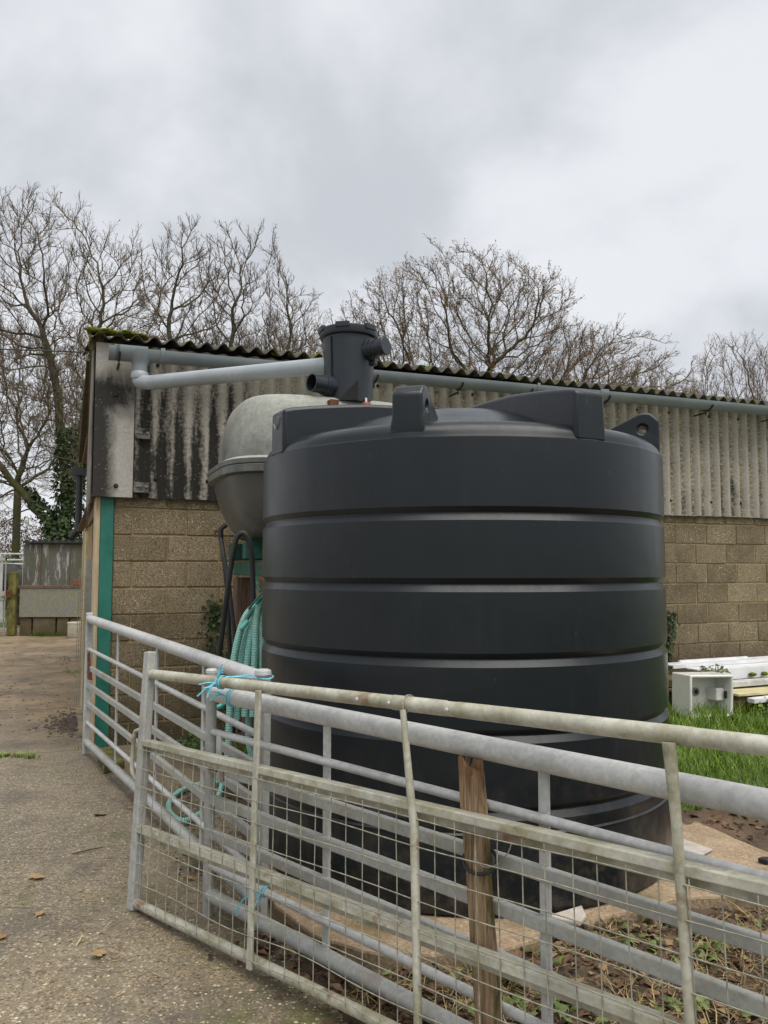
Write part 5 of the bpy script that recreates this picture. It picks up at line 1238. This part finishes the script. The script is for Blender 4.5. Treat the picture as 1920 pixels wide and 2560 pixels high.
# broad-leaved weeds right of the sink, and among the barn tufts
def weed(name, label, c, n, rad, h, mat, ls=(.03, .06)):
    c = Vector(c); T = thing(name, label, 'plant', c); b = MB(); s2_ = MB()
    for i in range(n):
        a = rg.random() * 6.28; r_ = rad * math.sqrt(rg.random()); hh_ = h * rg.uniform(.25, 1) * (1 - .4 * r_ / rad)
        p = c + Vector((math.cos(a) * r_, math.sin(a) * r_, hh_)); b.cur = rg.random() * .95 + .02; l = rg.uniform(*ls)
        b.leaf(p, (rg.gauss(0, .5), rg.gauss(-.3, .5), 1), (math.cos(a), math.sin(a), -.1), l, l * .8)
        if i % 6 == 0 and not s2_.v: s2_.tube([c - Z * .02, c + Z * h * .8], .003, 4)
        if i % 6 == 0 and i: s2_.tube([c + Vector((math.cos(a) * r_ * .7, math.sin(a) * r_ * .7, 0)), p], .0025, 4)
    b.build('foliage', mat, T); s2_.build('stem', M['ivy_l'], T); return T
weed('weed', 'dense green leafy weeds right of the sink below the boards', Wp(t5 + .45, 1.15, .05), 420, .34, .22, M['grass'])
weed('weed', 'leafy green weeds at the right edge beneath the white trim', Wp(t5 + 1.15, 1.2, .05), 320, .32, .20, M['grass'])
weed('weed', 'ivy sprig over the mossy plank and white fascia', Wp(tA + .32, .66, .40), 70, .12, .10, M['ivy_l'], (.03, .05))
weed('weed', 'leafy weeds at the foot of the barn wall behind the gates', gp(560, 1900, .0), 260, .26, .22, M['ivy'])
weed('weed', 'low green weeds on the ground behind the front gate latch', gp(625, 1945, .0), 200, .20, .20, M['ivy_l'])
weed('weed', 'small leafy weeds against the barn left of the hoses', gp(485, 1880, .0), 160, .22, .16, M['ivy'])
# ivy strands on the wall
def ivy_strand(label, pix, o, n, w):
    pts = [on_wall(px, py, o) for px, py in pix]; P = curve(pts, 10); T = thing('ivy_strand', label, 'ivy', P[0]); MB().tube(P, .006, 5).build('stem', M['oldwood'], T); b = MB()
    for i in range(n):
        q = P[int(rg.random() ** .8 * (len(P) - 1))] + WD * rg.gauss(0, w) + Z * rg.gauss(0, w) + WN * rg.uniform(.005, .03); b.cur = rg.random() * .95 + .02; l = rg.uniform(.03, .055)
        b.leaf(q, WN + Vector((rg.gauss(0, .4), rg.gauss(0, .4), rg.gauss(.2, .4))), (rg.gauss(0, 1), 0, -1), l, l * .9)
    b.build('foliage', M['ivy'], T)
ivy_strand('ivy strand climbing the block wall left of the black hoses', [(560, 1800), (556, 1720), (545, 1650), (540, 1590), (541, 1530), (543, 1500)], -.04, 190, .05)
ivy_strand('ivy strand on the block wall at the right edge of the tank', [(1668, 1660), (1672, 1600), (1676, 1560), (1672, 1525)], -.04, 120, .03)

# leaf litter, dry grass and ground ivy on the verge
rg = random.Random(23); lt_ = MB(); n_ = 0
VP = [(-.12, 2.72), (.30, 2.22), (1.0, 1.2), (1.5, .4), (3.2, .4), (3.2, 3.5)] + [tuple(gp(*p, SLAB_Z))[:2] for p in [(1920, 2240), (1711, 2256), (1531, 2292), (1423, 2322), (1337, 2360), (1240, 2384), (960, 2392)]]
while n_ < 8000:
    x = rg.uniform(-.15, 2.6); y = rg.uniform(.8, 3.5)
    if not pip(x, y, VP): continue
    lt_.cur = max(.02, min(.98, rg.betavariate(1.6, 1.9))); l = rg.uniform(.018, .055); a = rg.random() * 6.28
    lt_.leaf((x, y, soil_h(x, y) + rg.uniform(.002, .018)), (rg.gauss(0, .35), rg.gauss(0, .35), 1), (math.cos(a), math.sin(a), 0), l, l * rg.uniform(.45, .8), rg.uniform(-.2, .35)); n_ += 1
for i in range(500):    # drifts along the foot of the gates and behind the slab
    s_ = rg.uniform(.3, 2.2); p = G2(s_, 0) + GN * rg.gauss(.02, .07); lt_.cur = rg.random() * .8 + .02; l = rg.uniform(.02, .06); a = rg.random() * 6.28
    lt_.leaf((p.x, p.y, max(.004, soil_h(p.x, p.y) if pip(p.x, p.y, SOIL) else 0) + rg.uniform(.002, .012)), (rg.gauss(0, .3), rg.gauss(0, .3), 1), (math.cos(a), math.sin(a), 0), l, l * .6, .2)
for i in range(900):
    x = rg.uniform(1.7, 4.6); y = 4.55 + .1 * (x - 2.3) + rg.gauss(0, .2)
    if pip(x, y, SLAB): continue
    lt_.cur = rg.random() * .7 + .02; l = rg.uniform(.02, .06); a = rg.random() * 6.28; lt_.leaf((x, y, soil_h(x, y) + .006), (rg.gauss(0, .4), rg.gauss(0, .4), 1), (math.cos(a), math.sin(a), 0), l, l * .6, .2)
for i in range(500):
    p = gp(rg.uniform(440, 700), rg.uniform(1960, 2200), 0); lt_.cur = rg.random() * .6 + .02; l = rg.uniform(.012, .03); a = rg.random() * 6.28
    zz = SLAB_Z if pip(p.x, p.y, SLAB) else (max(.0, soil_h(p.x, p.y)) if pip(p.x, p.y, SOIL) else 0)
    lt_.leaf((p.x, p.y, zz + .004), (rg.gauss(0, .3), rg.gauss(0, .3), 1), (math.cos(a), math.sin(a), 0), l, l * .6, .2)
struct(lt_.build('leaf_litter', M['litter']), 'stuff')
dg = MB(); n_ = 0
while n_ < 6500:
    x = rg.uniform(-.15, 2.6); y = rg.uniform(.9, 3.5)
    if not pip(x, y, VP): continue
    dn = mnoise.noise(Vector((x * 2.6, y * 2.6, 9)))
    if dn < -.05 and rg.random() < .75: continue
    dg.cur = max(.02, min(.99, .5 + rg.gauss(0, .28))); a = rg.random() * 6.28
    dg.blade((x, y, soil_h(x, y) + .004), Vector((math.cos(a) * 1.1, math.sin(a) * 1.1, rg.uniform(.15, .9))).normalized(), rg.uniform(.05, .15), rg.uniform(.0012, .0026), (rg.gauss(0, .35), rg.gauss(0, .35), -.15)); n_ += 1
struct(dg.build('dry_grass', M['straw']), 'stuff')
# straw, muck crumbs and grit on the yard
sy = MB()
for i in range(3200):
    u_ = rg.random(); px = 225 - abs(rg.gauss(0, 90)); py = rg.uniform(1640, 1860) if u_ < .8 else rg.uniform(1600, 2500)
    if u_ >= .8: px = rg.uniform(-100, 600)
    p = gp(px, py, .004); a = rg.gauss(.3, .7); sy.cur = max(.02, min(.85, rg.random() * .9)); l = rg.uniform(.02, .09)
    if (p - W0).dot(WN) < .02 and tw(p) > -.1: continue
    sy.blade(p, (math.cos(a), math.sin(a), .02), l, .0016, (0, 0, 0))
struct(sy.build('straw', M['straw']), 'stuff')
mk = MB()
for i in range(1100):
    if i < 800: px = 215 - abs(rg.gauss(0, 40)); py = rg.gauss(1800, 13) - (215 - px) * -.16
    elif i < 950: px = 215 - abs(rg.gauss(0, 30)); py = rg.gauss(1652, 6)
    else: px = rg.uniform(0, 200); py = rg.uniform(1620, 1830)
    p = gp(px, py, 0); r_ = rg.uniform(.006, .022) * (.8 if i >= 950 else 1.0)
    if tw(p) > -.06 and (p - W0).dot(WN) < .1: continue
    bmv = [Vector((1, 0, 0)), Vector((-1, 0, 0)), Vector((0, 1, 0)), Vector((0, -1, 0)), Vector((0, 0, .7)), Vector((0, 0, -.4))]
    an = rg.random() * 3; ca, sa = math.cos(an), math.sin(an)
    mk.add([p + Vector(((q.x * ca - q.y * sa) * r_ * rg.uniform(.7, 1.6), (q.x * sa + q.y * ca) * r_ * rg.uniform(.7, 1.4), q.z * r_)) for q in bmv], [(0, 2, 4), (2, 1, 4), (1, 3, 4), (3, 0, 4), (2, 0, 5), (1, 2, 5), (3, 1, 5), (0, 3, 5)])
struct(mk.build('muck', M['mud'], smooth=60), 'stuff')
gt = MB()
for i in range(5200):
    px = rg.uniform(-150, 1000); py = 1900 + 760 * rg.random() ** .7; p = gp(px, py, .001)
    if not pip(p.x, p.y, YARD): continue
    r_ = rg.uniform(.0022, .0058); gt.cur = rg.random() * .98 + .01; an = rg.random() * 3; ca, sa = math.cos(an) * r_ * rg.uniform(.8, 1.6), math.sin(an) * r_ * rg.uniform(.8, 1.6)
    gt.add([p + Vector((ca, sa, 0)), p + Vector((-sa, ca, 0)), p + Vector((-ca, -sa, 0)), p + Vector((sa, -ca, 0)), p + Vector((0, 0, r_ * .6))], [(0, 1, 4), (1, 2, 4), (2, 3, 4), (3, 0, 4)])
M['grit'] = m_leaf('grit', [(0, (.12, .09, .06)), (.5, (.30, .23, .14)), (.8, (.46, .37, .24)), (1, (.60, .54, .44))])
struct(gt.build('grit', M['grit']), 'stuff')
# ground ivy: a plant with single leaves
def ivy_leaf_mesh(mat):
    me = bpy.data.meshes.new('leaf'); P = [(0, 0, 0), (-.5, .05, .06), (-.62, .45, .02), (-.3, .5, .05), (0, 1.0, -.06), (.3, .5, .05), (.62, .45, .02), (.5, .05, .06), (0, .35, .10)]
    me.from_pydata(P, [], [(8, 0, 1), (8, 1, 2), (8, 2, 3), (8, 3, 4), (8, 4, 5), (8, 5, 6), (8, 6, 7), (8, 7, 0)])
    at_ = me.attributes.new('rnd', 'FLOAT', 'POINT'); at_.data.foreach_set('value', [random.uniform(.3, .98)] * 9); me.materials.append(mat); return me
lm = [ivy_leaf_mesh(M['ivy_l']) for _ in range(6)]
gi = thing('ground_ivy', 'scattered light green ivy creeping over the litter behind the gates', 'ivy', Vector((.9, 2.4, .02))); n_ = 0
while n_ < 190:
    px = rg.uniform(960, 1930); py = rg.uniform(2290, 2560); p = gp(px, py, .03)
    if not pip(p.x, p.y, VP) or mnoise.noise(Vector((p.x * 3.3, p.y * 3.3, 2))) < -.12: continue
    o = bpy.data.objects.new('leaf', rg.choice(lm)); COL.objects.link(o); o.parent = gi; o.location = Vector((p.x, p.y, soil_h(p.x, p.y) + rg.uniform(.015, .04))) - ORG[gi.name]
    s_ = rg.uniform(.024, .046); o.scale = (s_, s_, s_); o.rotation_euler = (rg.gauss(0, .4), rg.gauss(0, .4), rg.random() * 6.28); n_ += 1
# fallen oak leaves on the yard
def oak_leaf(seed):
    rr_ = random.Random(seed); L_ = []; me = bpy.data.meshes.new('leaf_blade'); V_ = [(0, 0, 0)]; n = 22
    for i in range(n):
        a = 2 * math.pi * i / n; r_ = (.36 + .11 * math.cos(a * 6)) ; V_.append((math.sin(a) * r_ * .85, .5 + math.cos(a) * (.5 + .03 * math.cos(a * 6)), .10 * math.sin(a * 2 + seed) + rr_.uniform(-.03, .05)))
    V_[0] = (0, .5, .02); me.from_pydata(V_, [], [(0, 1 + i, 1 + (i + 1) % n) for i in range(n)]); at_ = me.attributes.new('rnd', 'FLOAT', 'POINT'); at_.data.foreach_set('value', [rr_.uniform(.55, .95)] * len(V_)); me.materials.append(M['deadleaf']); return me
for i, (px, py, s_, lab) in enumerate(((75, 2188, .085, 'orange brown curled leaf on the open yard left of the gate'), (260, 2375, .07, 'tan oak leaf flat on the yard below the gate'), (15, 2342, .08, 'reddish brown leaf at the left edge of the yard'), (268, 2033, .08, 'small rust coloured leaf beside the far gate rail'), (320, 1967, .06, 'tiny orange leaf behind the leaning gate stile'), (90, 2288, .05, 'pale scrap of leaf in the middle of the yard'), (470, 2190, .05, 'small brown leaf under the mesh gate'))):
    o = bpy.data.objects.new('fallen_leaf', oak_leaf(i)); COL.objects.link(o); o.location = gp(px, py, .010); o.scale = (s_, s_, s_ * .35); o.rotation_euler = (rg.gauss(0, .12), rg.gauss(0, .12), rg.random() * 6.28); tag(o, lab, 'leaf', 'leaves fallen on the yard')
for i, (px, py, L_, lab) in enumerate(((180, 2135, .16, 'short dark twig on the yard left of the gate'), (190, 2365, .10, 'pale straw stalk on the yard below'))):
    p = gp(px, py, .008); d = Vector((math.cos(.7 + i), math.sin(.7 + i), 0)); tag(MB().tube([p, p + d * L_ * .5 + Vector((.004, 0, .003)), p + d * L_], [.003, .0035, .002], 5).build('twig', M['mud'] if i == 0 else M['timber']), lab, 'twig')
